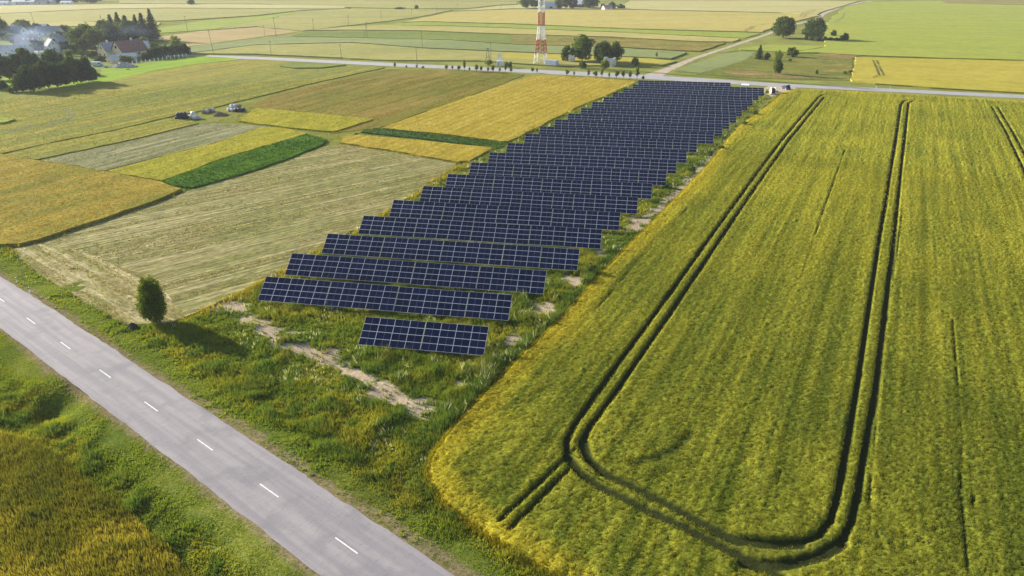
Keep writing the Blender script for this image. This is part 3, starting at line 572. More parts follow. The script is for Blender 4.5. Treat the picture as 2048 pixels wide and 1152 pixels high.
# standing crop on the plots left of the solar park: ears, leaves and raked hay, thinning out with distance
cp_, hp_ = [], []
for P, h, mname, st in FIELDS:
    Pn = np.array(P); dmin = np.hypot(Pn[:, 0], Pn[:, 1]).min()
    if dmin > 330 or Pn[:, 1].max() > 900: continue
    c1, c2, c3, a = FC[mname]; hay = h < .2
    if mname in ('mown_lawn', 'rough_meadow'): continue
    for dens, d0, d1, w0 in ((6.5, 0, 130, .13), (4.0, 130, 210, .17), (2.2, 210, 330, .22)):
        bx, by = scatter(P, dens * (1.5 if hay else 1), d0, d1)
        kq = np.abs(F * bx / (by * CP + CAMH * SP)) < 1024 + 160; bx, by = bx[kq], by[kq]
        if len(bx) == 0: continue
        u = bx * math.cos(a) + by * math.sin(a); v = -bx * math.sin(a) + by * math.cos(a)
        s1 = fbm(u * .04, v, .75, 3, 91); s2 = fbm(bx, by, .06, 4, 92)
        c = mixc(c1, c2, sstep(.38, .62, s2)); c = mixc(c, c3, sstep(.45, .62, s1) * .7) * rng.uniform(.62, 1.38, (len(bx), 1))
        if hay:
            kq = rng.random(len(bx)) < sstep(.48, .60, s1); bx, by, c = bx[kq], by[kq], c[kq]
            hp_.append(blades(np.stack([bx, by, np.full(len(bx), h)], 1), np.full(len(bx), .10 + w0 * .15), np.full(len(bx), w0 * 1.1), c * 1.12, c * 1.05, 2, .18, 2.2)); continue
        leafy = mname in ('potato_rows', 'beet_rows')
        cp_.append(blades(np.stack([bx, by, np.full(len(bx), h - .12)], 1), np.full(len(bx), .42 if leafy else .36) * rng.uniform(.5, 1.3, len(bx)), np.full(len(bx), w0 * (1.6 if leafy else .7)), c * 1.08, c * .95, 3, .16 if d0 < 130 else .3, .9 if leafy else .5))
    if not hay and mname not in ('yellow_barley', 'lime_barley'):     # ragged plot edges
        for q0, q1 in zip(P, P[1:] + P[:1]):
            q0, q1 = np.array(q0), np.array(q1); L_ = np.hypot(*(q1 - q0)); dd_ = np.hypot(*q0)
            if dd_ > 330 or L_ > 14: continue
            n = max(1, int(L_ * (5 if dd_ < 150 else 2.5))); n *= 2; f = rng.random((n, 1)); q = q0 + (q1 - q0) * f + rng.normal(0, .22 + dd_ * .0022, (n, 2))
            c = mixc(np.repeat(mixc(c1, c2, .5)[None], n, 0), np.array((.17, .19, .035)), (rng.random(n) < .5) * .8) * rng.uniform(.7, 1.25, (n, 1))
            cp_.append(blades(np.column_stack([q, np.zeros(n)]), h * rng.uniform(.35, 1.15, n), np.full(n, .10 + dd_ * .0005), c * 1.15, c * 1.05, 3, .2, .3))
stuff('plot_crops', cp_, M['blade'], 'standing grain and leafy crops on the small plots left of the park', 'crop')
stuff('hay_swaths', hp_, M['blade'], 'pale raked hay lying in swaths on the mown fields', 'hay')

# weeds and grass over the solar site and the verges
gold_line = GP([(372, 632), (405, 622), (545, 556), (645, 498), (722, 457), (800, 407), (890, 350), (935, 326)])
hay_edge = [(22, 501), (40, 520), (130, 580), (250, 650), (335, 648), (400, 622), (540, 555), (640, 497), (720, 455), (800, 405), (890, 346), (940, 322)]
site_px = [(-60, 480)] + hay_edge + [(1010, 283), (1278, 162), (1530, 178), (1566, 186), (1547, 203), (1480, 252), (1452, 282), (1415, 331), (1368, 380), (1268, 480), (1214, 532), (1120, 638), (1018, 732), (910, 848), (864, 905), (853, 935), (858, 962), (960, 1052), (1120, 1152), (1140, 1190), (960, 1240), (0, 585), (-60, 545)]
siteP = GP(site_px)
left_px = [(-80, 640), (0, 640), (175, 781), (290, 867), (420, 961), (549, 1064), (700, 1200), (380, 1260), (-80, 1260)]
leftP = GP(left_px)
rye_px = [(-80, 868), (0, 868), (60, 876), (115, 905), (180, 960), (250, 1012), (330, 1082), (395, 1155), (430, 1230), (-80, 1260)]
ryeP = GP(rye_px)
W1, W2, W3, W4, W5 = (np.array(c) for c in ((.165, .22, .028), (.31, .31, .035), (.11, .18, .035), (.25, .20, .05), (.68, .68, .52)))
def weed_parts(P, spec, side):
    out = []
    for dens, d0, d1, h0, w0, k in spec:
        bx, by = scatter(P, dens, d0, d1); t_ = road_t(bx, by); at = np.abs(t_)
        so_ = np.maximum(soil_mask(bx, by), path_mask(bx, by) * .9)
        kq = (at > hw + .12 + .25 * rng.random(len(bx))) & (rng.random(len(bx)) > so_ * .95)
        if side < 0: kq &= ~inpoly(bx, by, ryeP)
        bx, by = bx[kq], by[kq]; t_ = t_[kq]; at = at[kq]; n = len(bx)
        n1, n2, n3 = fbm(bx, by, .16, 3, 71), fbm(bx, by, .55, 3, 72), fbm(bx, by, .28, 3, 73)
        c = mixc(W1, W2, sstep(.38, .66, n1)); c = mixc(c, W3, sstep(.52, .70, n2) * .9); c = mixc(c, W4, sstep(.66, .80, n3) * .4); c = mixc(c, np.array((.36, .30, .035)), sstep(2.6, .8, seg_dist(bx, by, gold_line) + 1.2 * (n2 - .5)) * .85)
        ce = sstep(3.2, .8, seg_dist(bx, by, cropP[3:18])) if side > 0 else 0 * bx; c = mixc(c, W3 * .9, ce * .75)
        verge = sstep(8.5, 6, at); c = mixc(c, W2 * np.array((.85, 1.08, 1.)), verge * .6)
        crn = G(745, 1005); c = mixc(c, W4 * .8, np.clip(1 - np.hypot(bx - crn.x, by - crn.y) / 6, 0, 1) * .6)
        h = h0 * (.30 + 1.6 * n2) * (1 - .72 * verge) * (.75 + .8 * sstep(.45, .7, n3)) * (1 + .35 * ce)
        wf = (rng.random(n) < .05 * sstep(.5, .66, fbm(bx, by, .22, 3, 75))) & (at > 12); c[wf] = W5; h[wf] *= 1.25
        zz = height(bx, by) - .03
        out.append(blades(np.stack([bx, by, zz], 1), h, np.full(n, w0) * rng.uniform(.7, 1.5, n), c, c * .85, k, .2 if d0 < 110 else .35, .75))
    return out
SPEC = ((26, 0, 85, .54, .085, 4), (15, 85, 125, .54, .115, 4), (5, 125, 200, .45, .2, 4), (2.2, 200, 360, .5, .32, 4))
stuff('weeds', weed_parts(siteP, SPEC, 1), M['blade'], 'tall green weeds and grass around the solar tables and along the road', 'weeds')
stuff('verge_grass', weed_parts(leftP, ((34, 0, 130, .40, .09, 4),), -1), M['blade'], 'green grass on the bank between road and rye field', 'grass')
bx, by = scatter(ryeP, 46, 0, 130); n = len(bx); n1 = fbm(bx, by, .12, 4, 81); n2 = fbm(bx, by, .5, 3, 82)
tb = sstep(60, 95, np.hypot(bx + 40, by))
c = mixc((.17, .165, .022), (.33, .285, .045), sstep(.27, .56, n1 + .35 * (tb - .5))); c = mixc(c, (.11, .125, .022), sstep(.5, .68, n2) * .8)
stuff('rye_stalks', [blades(np.stack([bx, by, height(bx, by)], 1), .62 + .4 * n2, np.full(n, .08), c * 1.2, c * .85, 3, .17, .4)], M['blade'], 'olive and golden rye standing in the lower left corner', 'crop')

# ------------------------------------------------------------------ solar tables
TILT, Z0, YAW = R(35.08), .72, .1779
me_panel = MB()
hx_, hy_ = PW / 2, PH / 2; fr = .021
me_panel.box(-hx_, hx_, -hy_, -hy_ + fr, 0, PT, 0).box(-hx_, hx_, hy_ - fr, hy_, 0, PT, 0)
me_panel.box(-hx_, -hx_ + fr, -hy_ + fr, hy_ - fr, 0, PT, 0).box(hx_ - fr, hx_, -hy_ + fr, hy_ - fr, 0, PT, 0)
me_panel.box(-hx_ + fr, hx_ - fr, -hy_ + fr, hy_ - fr, .008, PT - .004, 1)
me_panel = me_panel.mesh('solar_panel', [M['alu'], M['solar']])
me_post = MB().box(-.05, .05, -.04, .04, -.5, 1.0).mesh('post', M['steel'])
ROWS = [(79.0, -34.99, -17.93, (4, 4)), (89.2, -54.83, -16.58, (5, 5, 5, 3)), (99.0, -55.31, -12.93, (5, 5, 5, 5)), (108.9, -53.32, -8.68, (5, 5, 5, 3, 3)), (119.3, -50.61, -5.59, (5, 5, 5, 3, 3)),
        (129.6, -48.14, -2.79, (5, 5, 5, 3, 3)), (140.0, -45.02, .36, (5, 5, 5, 3, 3)), (150.3, -42.29, 3.19, (5, 5, 5, 3, 3)), (161.1, -39.4, 6.38, (5, 5, 5, 4, 3)), (171.6, -37.05, 8.91, (5, 5, 5, 4, 3)),
        (182.3, -34.48, 11.71, (5, 5, 5, 4, 3)), (193.9, -31.55, 14.87, (5, 5, 5, 4, 3)), (204.3, -28.99, 19.89, (5, 5, 5, 5, 3)), (214.6, -25.84, 23.12, (5, 5, 5, 5, 3)), (224.9, -22.94, 25.96, (5, 5, 5, 5, 3)),
        (234.8, -19.82, 29.02, (5, 5, 5, 5, 3)), (245.8, -17.02, 31.91, (5, 5, 5, 5, 3)), (256.3, -13.9, 34.91, (5, 5, 5, 5, 3)), (266.0, -11.18, 37.63, (5, 5, 5, 5, 3)), (276.6, -7.74, 40.93, (5, 5, 5, 5, 3)),
        (286.6, -4.47, 44.22, (5, 5, 5, 5, 3)), (297.3, -2.55, 33.12, (5, 5, 4, 3))]
ORD = ['first', 'second', 'third', 'fourth', 'fifth', 'sixth', 'seventh', 'eighth', 'ninth', 'tenth', 'eleventh', 'twelfth', 'thirteenth', 'fourteenth', 'fifteenth', 'sixteenth', 'seventeenth', 'eighteenth', 'nineteenth', 'twentieth', 'twenty first', 'twenty second', 'twenty third', 'twenty fourth', 'twenty fifth', 'twenty sixth', 'twenty seventh', 'twenty eighth', 'twenty ninth', 'thirtieth', 'thirty first', 'thirty second', 'thirty third', 'thirty fourth', 'thirty fifth', 'thirty sixth']
NUM = {2: 'two', 3: 'three', 4: 'four', 5: 'five'}
cT, sT = math.cos(TILT), math.sin(TILT)
frame_me = {}
def frame_mesh(nc, pitch):
    key = (nc, round(pitch, 2))
    if key in frame_me: return frame_me[key]
    m = MB(); w = nc * pitch
    for v in (.55, 1.6, 2.65, 3.7):     # purlins along the table, under the panels
        y_, z_ = v * cT, Z0 + v * sT - .05; m.box(.02, w - .02, y_ - .03, y_ + .03, z_ - .05, z_ + .02)
    for k in range(nc // 2 + 1):
        x_ = w * (k + .5) / (nc // 2 + 1)
        m.tube((x_, .25 * cT, Z0 + .25 * sT - .12), (x_, 4.0 * cT, Z0 + 4.0 * sT - .12), .05, n=4)
        m.tube((x_, 1.9 * cT, .6), (x_, 3.2 * cT, Z0 + 3.2 * sT - .15), .03, n=4)
    frame_me[key] = m.mesh('support_frame', M['steel']); return frame_me[key]
for ri, (nr, e0, e1, cols) in enumerate(ROWS):
    n = sum(cols); g = .07; pitch = (e1 - e0 - g * (len(cols) - 1)) / n
    rowname = 'front row' if ri == 0 else ('back row' if ri == len(ROWS) - 1 else (ORD[ri] + ' row from the front' if ri < 11 else ('second' if ri == 20 else ORD[21 - ri]) + ' row from the back'))
    pos = e0
    for ti, nc in enumerate(cols):
        pl = 'leftmost' if ti == 0 else ('rightmost' if ti == len(cols) - 1 else ('second from left' if ti == 1 else ('third from left' if ti == 2 else 'second from right')))
        P = ed * pos + fd * nr
        root = empty('solar_table', (P.x, P.y, random.uniform(-.05, .05)), -YAW + random.gauss(0, .0015))
        tag(root, f'navy blue solar table {NUM[nc]} panels wide, {pl} in the {rowname}', 'solar table', 'solar tables in rows across the park')
        root['label'] = f'navy solar table {NUM[nc]} panels wide, {pl} in the {rowname}'
        tl = TILT + random.gauss(0, .006)
        for r_ in range(4):
            for k in range(nc):
                o = link('solar_panel', me_panel, root); v = (r_ + .5) * 1.06
                o.location = ((k + .5) * pitch, v * cT, Z0 + v * sT); o.rotation_euler = (tl + random.gauss(0, .002), random.gauss(0, .002), 0); o.scale = (pitch / 2.12, 1, 1)
        link('support_frame', frame_mesh(nc, pitch), root)
        for k in range(nc // 2 + 1):
            link('post', me_post, root, (nc * pitch * (k + .5) / (nc // 2 + 1), 1.9 * cT, 0))
        pos += nc * pitch + g

# ------------------------------------------------------------------ trees and bushes
def quads(Cn, size, nrm_jit=1.0, up=.3):
    n = len(Cn); nn = rng.normal(0, nrm_jit, (n, 3)); nn[:, 2] += up; nn /= np.linalg.norm(nn, axis=1)[:, None] + 1e-9
    r = rng.normal(0, 1, (n, 3)); a = np.cross(nn, r); a /= np.linalg.norm(a, axis=1)[:, None] + 1e-9; b = np.cross(nn, a)
    s = (size * rng.uniform(.6, 1.35, n))[:, None]
    V = np.stack([Cn + a * s, Cn + b * s * .62, Cn - a * s, Cn - b * s * .62], 1).reshape(-1, 3)
    return V, np.arange(4 * n).reshape(-1, 4)
GREENS = {'lone': ((.055, .095, .012), (.15, .19, .022)), 'dark': ((0.0435, 0.0725, 0.0203), (0.0899, 0.1276, 0.029)), 'mid': ((0.06, 0.102, 0.021), (0.1275, 0.1725, 0.033)), 'light': ((0.091, 0.1365, 0.026), (0.182, 0.2145, 0.0416)), 'blue': ((0.042, 0.07, 0.042), (0.077, 0.112, 0.063)), 'silver': ((0.108, 0.138, 0.066), (0.18, 0.21, 0.108)), 'spruce': ((0.027, 0.051, 0.024), (0.054, 0.087, 0.036))}
def crown_mesh(name, lobes, n, size, tone, hollow=.55, rag=.15):
    """leaf clumps spread through the shells of a set of ellipsoid lobes (cx,cy,cz,rx,ry,rz)"""
    L_ = np.array(lobes); wts = L_[:, 3] * L_[:, 4] + L_[:, 3] * L_[:, 5]; k = rng.choice(len(L_), n, p=wts / wts.sum())
    d = rng.normal(0, 1, (n, 3)); d /= np.linalg.norm(d, axis=1)[:, None]
    rad = (hollow + (1 - hollow) * rng.random(n) ** .6) * (1 + rng.normal(0, rag, n))
    Cn = L_[k, :3] + d * L_[k, 3:6] * rad[:, None]
    V, Fq = quads(Cn, size); a, b = GREENS[tone]; tt = np.clip(rng.normal(.45, .3, n) + (rng.random(len(L_))[k] - .5) * .5, 0, 1)
    return npmesh(name, V, Fq, M['leaf'], np.repeat(mixc(a, b, tt), 4, 0))
def trunk_mesh(h, r, lobes, limbs=6):
    m = MB(); top = Vector((0, 0, h)); m.tube((0, 0, -.15), top, r, r * .45, 7)
    for l in random.sample(lobes, min(limbs, len(lobes))):
        a = Vector((0, 0, h * random.uniform(.45, .95))); m.tube(a, Vector(l[:3]), r * .38, r * .1, 5)
    return m.mesh('trunk', M['bark'], True)
def deciduous(name, n=2600, size=.045, tone='mid', wide=.42, base=.18, nl=16, seed=1, shape='round'):
    """unit height prototype: crown and trunk under an Empty"""
    random.seed(seed); lobes = []
    for i in range(nl):
        f = (i + .5) / nl; a = i * 2.4 + random.uniform(-.5, .5)
        zc = base + (1 - base) * (.12 + .76 * f); prof = math.sin(math.pi * min(1, (f * .86 + .12))) ** .6 if shape == 'round' else (1 - f) ** .7
        if shape == 'oval': prof = math.sin(math.pi * (f * .82 + .12)) ** .8
        rr = wide * prof * random.uniform(.40, .82); lr = wide * random.uniform(.22, .44) * (.55 + .45 * prof)
        lobes.append((rr * math.cos(a), rr * math.sin(a), zc, lr, lr, lr * random.uniform(.75, 1.1) * .9))
    lobes.append((0, 0, base + (1 - base) * .5, wide * .5, wide * .5, (1 - base) * .4))
    root = empty(name, (0, 0, -50)); link('crown', crown_mesh('crown', lobes, n, size, tone), root)
    link('trunk', trunk_mesh(base + .45 * (1 - base), .022, lobes), root); random.seed(seed + 100); return root
def spruce(name, n=2600, wide=.2, seed=1, tone='spruce', size=.028):
    random.seed(seed); P = []; nb = 44
    for i in range(nb):
        f = (i / nb) ** .9; zc = .05 + .93 * f; L0 = wide * (1 - f) ** .85 + .012
        for j in range(7):
            a = i * 1.7 + j * .9 + random.uniform(-.2, .2); L_ = L0 * random.uniform(.65, 1.15)
            for q in range(max(3, int(13 * L_ / wide))):
                s = (q + .5) / max(3, int(13 * L_ / wide)); P.append((L_ * s * math.cos(a) + random.gauss(0, .006), L_ * s * math.sin(a) + random.gauss(0, .006), zc - .16 * L_ * s + .10 * L_ * s * s + random.gauss(0, .006)))
    Cn = np.array(P); V, Fq = quads(Cn, size, 1., .9); a, b = GREENS[tone]
    root = empty(name, (0, 0, -50)); link('crown', npmesh('crown', V, Fq, M['leaf'], np.repeat(mixc(a, b, rng.random(len(Cn))), 4, 0)), root)
    link('trunk', MB().tube((0, 0, -.03), (0, 0, .93), .017, .003, 7).mesh('trunk', M['bark'], True), root); return root
PROTO = {'round': [deciduous('tree', 4600, .030, 'dark', .47, .03, 28, s) for s in (1, 2, 3)], 'tall': [deciduous('tree', 4000, .028, 'mid', .35, .04, 28, s) for s in (4, 5)],
         'pine': [deciduous('tree', 4200, .030, tn_, wd_, .0, 26, s, sh_) for s, tn_, wd_, sh_ in ((6, 'spruce', .42, 'round'), (7, 'blue', .38, 'cone'), (8, 'dark', .40, 'oval'), (26, 'spruce', .36, 'cone'))], 'spruce': [spruce('spruce_tree', seed=s, wide=w) for s, w in ((1, .27), (2, .31), (3, .24))],
         'bush': [deciduous('bush', 1800, .055, 'dark', .62, .0, 12, s) for s in (9, 10)], 'lbush': [deciduous('bush', 1500, .06, 'light', .6, .0, 11, s) for s in (11, 12)], 'sbush': [deciduous('bush', 1200, .06, 'silver', .5, .0, 9, 13)],
         'young': [deciduous('young_tree', 420, .075, 'light', .25, .22, 9, s, 'oval') for s in (14, 15, 16)], 'birch': [deciduous('tree', 1500, .032, 'light', .36, .18, 14, 17)], 'blue': [deciduous('tree', 2400, .034, 'blue', .42, .1, 16, s) for s in (18, 19)]}
used = set()
def plant(kind, px, py, hpx, wpx, label, cat='tree', group=None, v=None, h=None):
    """tree of kind with its foot at the ground point seen at (px,py); sizes measured in photo pixels there"""
    Ls = PROTO[kind]; i = random.randrange(len(Ls)) if v is None else v % len(Ls); g = G(px, py); m = mpp(px, py)
    key = (kind, i); p = Ls[i]
    o = p if key not in used else copy_tree(p); used.add(key)
    H_ = hpx * m * 1.06; Wd = wpx * m
    natural = {'round': .95, 'tall': .70, 'pine': .78, 'spruce': .50, 'bush': 1.25, 'lbush': 1.2, 'sbush': 1.0, 'young': .52, 'birch': .76, 'blue': .9}[kind]
    sx = Wd / natural; o.location = (g.x, g.y, 0); o.rotation_euler = (0, 0, random.uniform(0, 6.28)); o.scale = (sx, sx, H_)
    for k in ('label', 'category', 'group'):
        if k in o: del o[k]
    return tag(o, label, cat, group)
# lone round tree by the near road, with leaves of its own scale
lg = G(313, 645); lobes = []
random.seed(31)
for i in range(34):
    f = (i + .5) / 34; a = i * 2.4; prof = math.sin(math.pi * (f * .80 + .15)) ** .75; rr = 1.95 * prof * random.uniform(.5, .85)
    lobes.append((rr * math.cos(a), rr * math.sin(a), 0.75 + 5.9 * f, .66 * prof + .18, .66 * prof + .18, .8))
lobes.append((0, 0, 3.6, 1.25, 1.25, 2.5))
root = empty('tree', (lg.x, lg.y, 0)); tag(root, 'egg shaped dense green tree standing alone between hay field and road', 'tree')
link('crown', crown_mesh('crown', lobes, 15000, .115, 'lone', .55, .2), root); m = MB().tube((0, 0, -.2), (0, 0, 4.5), .13, .05, 8)
for l in lobes[4:24:2]: m.tube((0, 0, l[2] * .5), l[:3], .05, .015, 5)
m.build('trunk', M['bark'], root, True); MB().tube((.45, -.3, -.1), (.42, -.3, 1.9), .035).build('support_stake', M['white'], root)
# avenue of young trees along the far road
yt = [(790, 136.5, 11, 6), (813, 137.5, 7, 5), (834, 137.5, 8, 5), (846, 138.5, 6, 7), (893, 140.5, 10, 9), (905, 139.5, 8, 6), (917.5, 141.5, 10, 9), (929, 143, 23, 7), (939, 142.5, 8, 5), (953.5, 143.5, 14, 9), (962.5, 144, 11, 7), (976, 144.5, 10, 6), (986, 145.5, 15, 9), (999.5, 145, 9, 6), (1011, 145.5, 18, 7), (1022, 146.5, 13, 7), (1065, 145.5, 10, 8), (1074, 146.5, 10, 5), (1134, 152, 12, 9), (1148, 152, 9, 5), (1177, 154, 15, 7), (1191, 155.5, 13, 11), (1203.5, 155, 16, 7), (1218, 157, 12, 5), (1233, 157.5, 16, 10), (1246, 158, 16, 8), (1260, 159, 17, 8), (1273.5, 160, 26, 10), (1286, 161, 9, 7)]
random.seed(8)
for i, (a, b, hh, ww) in enumerate(yt):
    q = 'very small' if hh < 9 else ('tall thin' if hh > 16 else 'small'); pos = ('leftmost' if i == 0 else ('rightmost' if i == len(yt) - 1 else (ORD[i] + ' from the left' if i < 15 else ORD[len(yt) - 1 - i] + ' from the right')))
    plant('young', a, b, hh, ww, f'{q} young tree by the far road, {pos} in its row', 'young tree', 'young trees along the far road')
# by the mast
plant('tall', 1164, 124, 53, 50, 'tallest dark leafy tree beside the ruined wall near the mast', v=0)
plant('bush', 1134, 124, 31, 30, 'dark rounded bush between the equipment container and the tallest tree', 'bush')
plant('round', 1204, 128, 44, 42, 'broad dark tree directly behind the ruined wall', v=1)
plant('round', 1230, 126, 41, 32, 'dark tree right of the ruined wall by the far road', v=2)
plant('lbush', 1208, 141, 22, 19, 'green bush standing in front of the ruined wall', 'bush')
plant('bush', 1165, 138, 15, 17, 'low bush on the verge below the tallest tree', 'bush')
plant('lbush', 1271, 133, 18, 16, 'lone round bush right of the ruined wall', 'bush')
plant('young', 1313, 117, 12, 5, 'thin sapling in the field right of the ruins', 'young tree')
plant('lbush', 978, 131, 12, 14, 'low bush at the foot of the transformer poles', 'bush')
plant('lbush', 1012, 136, 13, 11, 'small bush right of the white kiosk', 'bush'); plant('bush', 1021, 136, 12, 9, 'small darker bush right of the white kiosk', 'bush')
plant('bush', 713, 271, 5, 12, 'low dark bush at the end of the vegetable rows', 'bush')
# around the farm track
plant('round', 1566, 76, 41, 51, 'left of the two big round trees beside the farm track', v=1)
plant('round', 1628, 80, 42, 49, 'right of the two big round trees beside the farm track', v=2)
plant('bush', 1667, 73, 12, 15, 'small dark bush right of the two big round trees', 'bush'); plant('bush', 1690, 82, 15, 19, 'dark round bush at the right end of the shrub strip', 'bush')
for i, (a, b, w_) in enumerate(((1612, 80, 9), (1621, 81, 10), (1631, 82, 10), (1641, 82, 11), (1650, 82, 9))):
    plant('sbush', a, b, 9 + (i == 3) * 3, w_, f'silvery green shrub below the big trees, {ORD[i]} from the left', 'bush', 'silvery shrubs below the big trees')
for i, (a, b, w_) in enumerate(((1660, 82, 14), (1672, 82.5, 14), (1681, 82.5, 12))):
    plant('bush', a, b, 7, w_, f'low dark shrub in the strip, {ORD[i]} right of the silvery ones', 'bush', 'low dark shrubs in the strip')
plant('spruce', 1518, 119, 27, 17, 'dark pointed tree standing in the rough meadow', v=1); plant('bush', 1533, 120, 14, 15, 'dark bush at the foot of the pointed meadow tree', 'bush')
plant('bush', 1583, 114, 18, 29, 'wide dark bush in the rough meadow', 'bush'); plant('birch', 1551, 149, 47, 24, 'thin pale birch by the dry strip near the road'); plant('tall', 1554, 148.5, 28, 20, 'short leafy tree mixed with the thin birch', v=1)
plant('bush', 1633, 149, 9, 7, 'small dark bush alone in the meadow', 'bush'); plant('lbush', 1579, 123, 6, 10, 'low green bush behind the birch', 'bush')
for i, (a, b) in enumerate(((1700, 146), (1690, 148))): plant('lbush', a, b, 6, 9, ('right' if i == 0 else 'left') + ' low bush at the edge of the yellow barley', 'bush')
# far lone bushes and the distant farm
plant('bush', 383, 9.5, 10, 20, 'dark round bush alone in the far pale field', 'bush'); plant('bush', 800, 19, 4.5, 25, 'flat dark bush on the far field edge', 'bush'); plant('round', 833, 18.5, 8, 10, 'small round tree right of the flat bush far away'); plant('bush', 698, 17, 2.2, 12, 'tiny low bush on the far field boundary', 'bush')
ff = [('round', 1050, 17, 22, 22), ('blue', 1066, 17.5, 20, 22), ('blue', 1079, 17.5, 21, 20), ('round', 1117, 18, 18, 20), ('blue', 1130, 18.5, 22, 24), ('round', 1144, 18, 24, 24), ('blue', 1158, 14, 22, 22), ('round', 1176, 17, 24, 26), ('blue', 1190, 17, 20, 20), ('bush', 1206, 17.5, 9, 14), ('round', 1224, 18.5, 14, 18), ('bush', 1240, 17.5, 9, 18), ('bush', 1247, 18, 7, 9)]
for i, (k, a, b, hh, ww) in enumerate(ff):
    plant(k, a, b, hh, ww, f'dark {"bush" if k == "bush" else "tree"} in the distant farm grove, ' + ('leftmost' if i == 0 else ('rightmost' if i == 12 else ORD[i] + ' from the left')), 'bush' if k == 'bush' else 'tree', 'grove round the distant farm')
# distant tree line at the top left corner
for i in range(17):
    a = 4 + i * 12.2; plant(('blue', 'round')[i % 2], a, 9.0 - a * .012 + random.uniform(-.5, .3) - (2.5 if i % 3 == 1 else 0), random.uniform(9, 14), random.uniform(13, 19), 'bluish tree in the distant village line, ' + ('leftmost' if i == 0 else ('rightmost' if i == 16 else ORD[i] + ' from the left')), 'tree', 'trees of the distant village')
# the pine wood at the left edge
wood = [(8, 178, 20, 22), (-6, 180, 22, 24), (-14, 178, 24, 26), (22, 186, 10, 14), (32, 184, 13, 14), (45, 184, 42, 30), (62, 183, 48, 30), (80, 180, 50, 30), (98, 177, 50, 30), (115, 174, 52, 32), (132, 171, 52, 30), (148, 168, 50, 30), (163, 166, 48, 28), (178, 164, 44, 28), (187, 163, 30, 22),
        (20, 160, 44, 28), (2, 160, 46, 30), (38, 156, 42, 30), (58, 152, 40, 30), (78, 150, 40, 30), (96, 148, 38, 28), (112, 148, 38, 28), (130, 146, 34, 26), (146, 145, 30, 26), (160, 148, 28, 24), (172, 150, 24, 20)]
for i, (a, b, hh, ww) in enumerate(wood):
    fr_ = i < 15; j = i if fr_ else i - 15; nn_ = 15 if fr_ else 11
    order = sorted(range(15) if fr_ else range(15, 26), key=lambda q: wood[q][0]); j = order.index(i)
    plant('bush' if hh < 15 else 'pine', a, b, hh * (1 if fr_ else 1.2) * (.86, 1.08, .95, 1.14, .9)[i % 5], ww * (1.3, 1.0, 1.2)[i % 3], f'dark {"bush" if hh < 15 else "tree"} in the {"front" if fr_ else "rear"} row of the left wood, ' + ('leftmost' if j == 0 else ('rightmost' if j == nn_ - 1 else ORD[j] + ' from the left')), 'bush' if hh < 15 else 'tree', 'trees of the wood at the left edge')
plant('lbush', 68, 183, 14, 10, 'pale green small bush at the edge of the left wood', 'bush')
# village trees
vt = [('spruce', 309, 80, 56, 26, 'tallest spruce at the right end of the village'), ('spruce', 291, 81, 50, 24, 'spruce just left of the tallest spruce', ), ('spruce', 278, 80, 46, 22, 'spruce at the left of the right hand spruce group'),
      ('pine', 212, 84, 40, 26, 'dark conifer left of the birch behind the cream house'), ('spruce', 229, 82, 48, 24, 'pointed conifer behind the gap in the village trees'), ('spruce', 243, 80, 50, 26, 'tall pointed conifer in the middle of the village trees'), ('spruce', 258, 81, 46, 26, 'pointed conifer right of the middle one'),
      ('pine', 268, 84, 38, 26, 'rounded conifer left of the spruce group'), ('birch', 247, 90, 38, 26, 'pale round tree in front of the dark conifers'), ('blue', 222, 92, 30, 28, 'bluish tree behind the cream gable roof'), ('blue', 276, 90, 30, 30, 'bluish smoky tree behind the red roof'),
      ('tall', 178, 94, 42, 34, 'large green tree in the centre of the village'), ('round', 160, 95, 34, 30, 'green tree beside the white house'), ('round', 148, 85, 24, 24, 'tree behind the small faded roof'), ('round', 130, 68, 16, 22, 'tree behind the long grey roof'), ('tall', 52, 66, 24, 22, 'bright green tree behind the left roofs'), ('round', 42, 60, 18, 20, 'small tree left of the bright green village tree'),
      ('tall', 192, 97, 36, 32, 'broad green tree right of the large central village tree'), ('round', 166, 103, 24, 30, 'low broad tree in front of the large central village tree'), ('pine', 224, 90, 40, 34, 'broad dark conifer behind the grey gable roof'), ('pine', 254, 88, 42, 36, 'broad dark conifer behind the red roof'), ('round', 118, 80, 16, 24, 'tree directly behind the pale two storey house'),
      ('blue', 75, 66, 18, 22, 'bluish tree right of the bright green village tree'), ('spruce', 3, 72, 50, 26, 'dark conifer at the left picture edge'), ('pine', 12, 80, 36, 24, 'dark tree below the edge conifer'), ('lbush', 24, 84, 15, 20, 'yellow green bush left of the skylight house', 'bush'), ('bush', 33, 90, 9, 14, 'low bush in front of the skylight house', 'bush'),
      ('blue', 78, 104, 22, 26, 'smoky bush in front of the skylight house', 'bush'), ('bush', 134, 104, 18, 26, 'green bush right of the white house', 'bush'), ('bush', 152, 106, 16, 24, 'dark bush between white and cream houses', 'bush'), ('lbush', 138, 112, 12, 18, 'light bush below the white house', 'bush'), ('bush', 168, 112, 12, 26, 'long dark bush behind the wood', 'bush'), ('bush', 186, 114, 11, 24, 'dark bush left of the cream house', 'bush'),
      ('bush', 226, 122, 11, 14, 'small bush beside the little gable shed', 'bush'), ('lbush', 252, 124, 12, 24, 'round bush at the left end of the white posts', 'bush'), ('lbush', 289, 96, 20, 22, 'light bush behind the red roof end', 'bush'), ('bush', 307, 98, 11, 18, 'low bush behind the clipped hedge', 'bush'), ('birch', 354, 106, 31, 24, 'loose light tree above the clipped hedge'), ('bush', 370, 108, 18, 15, 'dark bush at the right end of the hedge', 'bush'), ('young', 331, 96, 8, 5, 'tiny conifer behind the hedge', 'young tree'), ('bush', 200, 122, 9, 30, 'long low hedge bush behind the parked car', 'bush')]
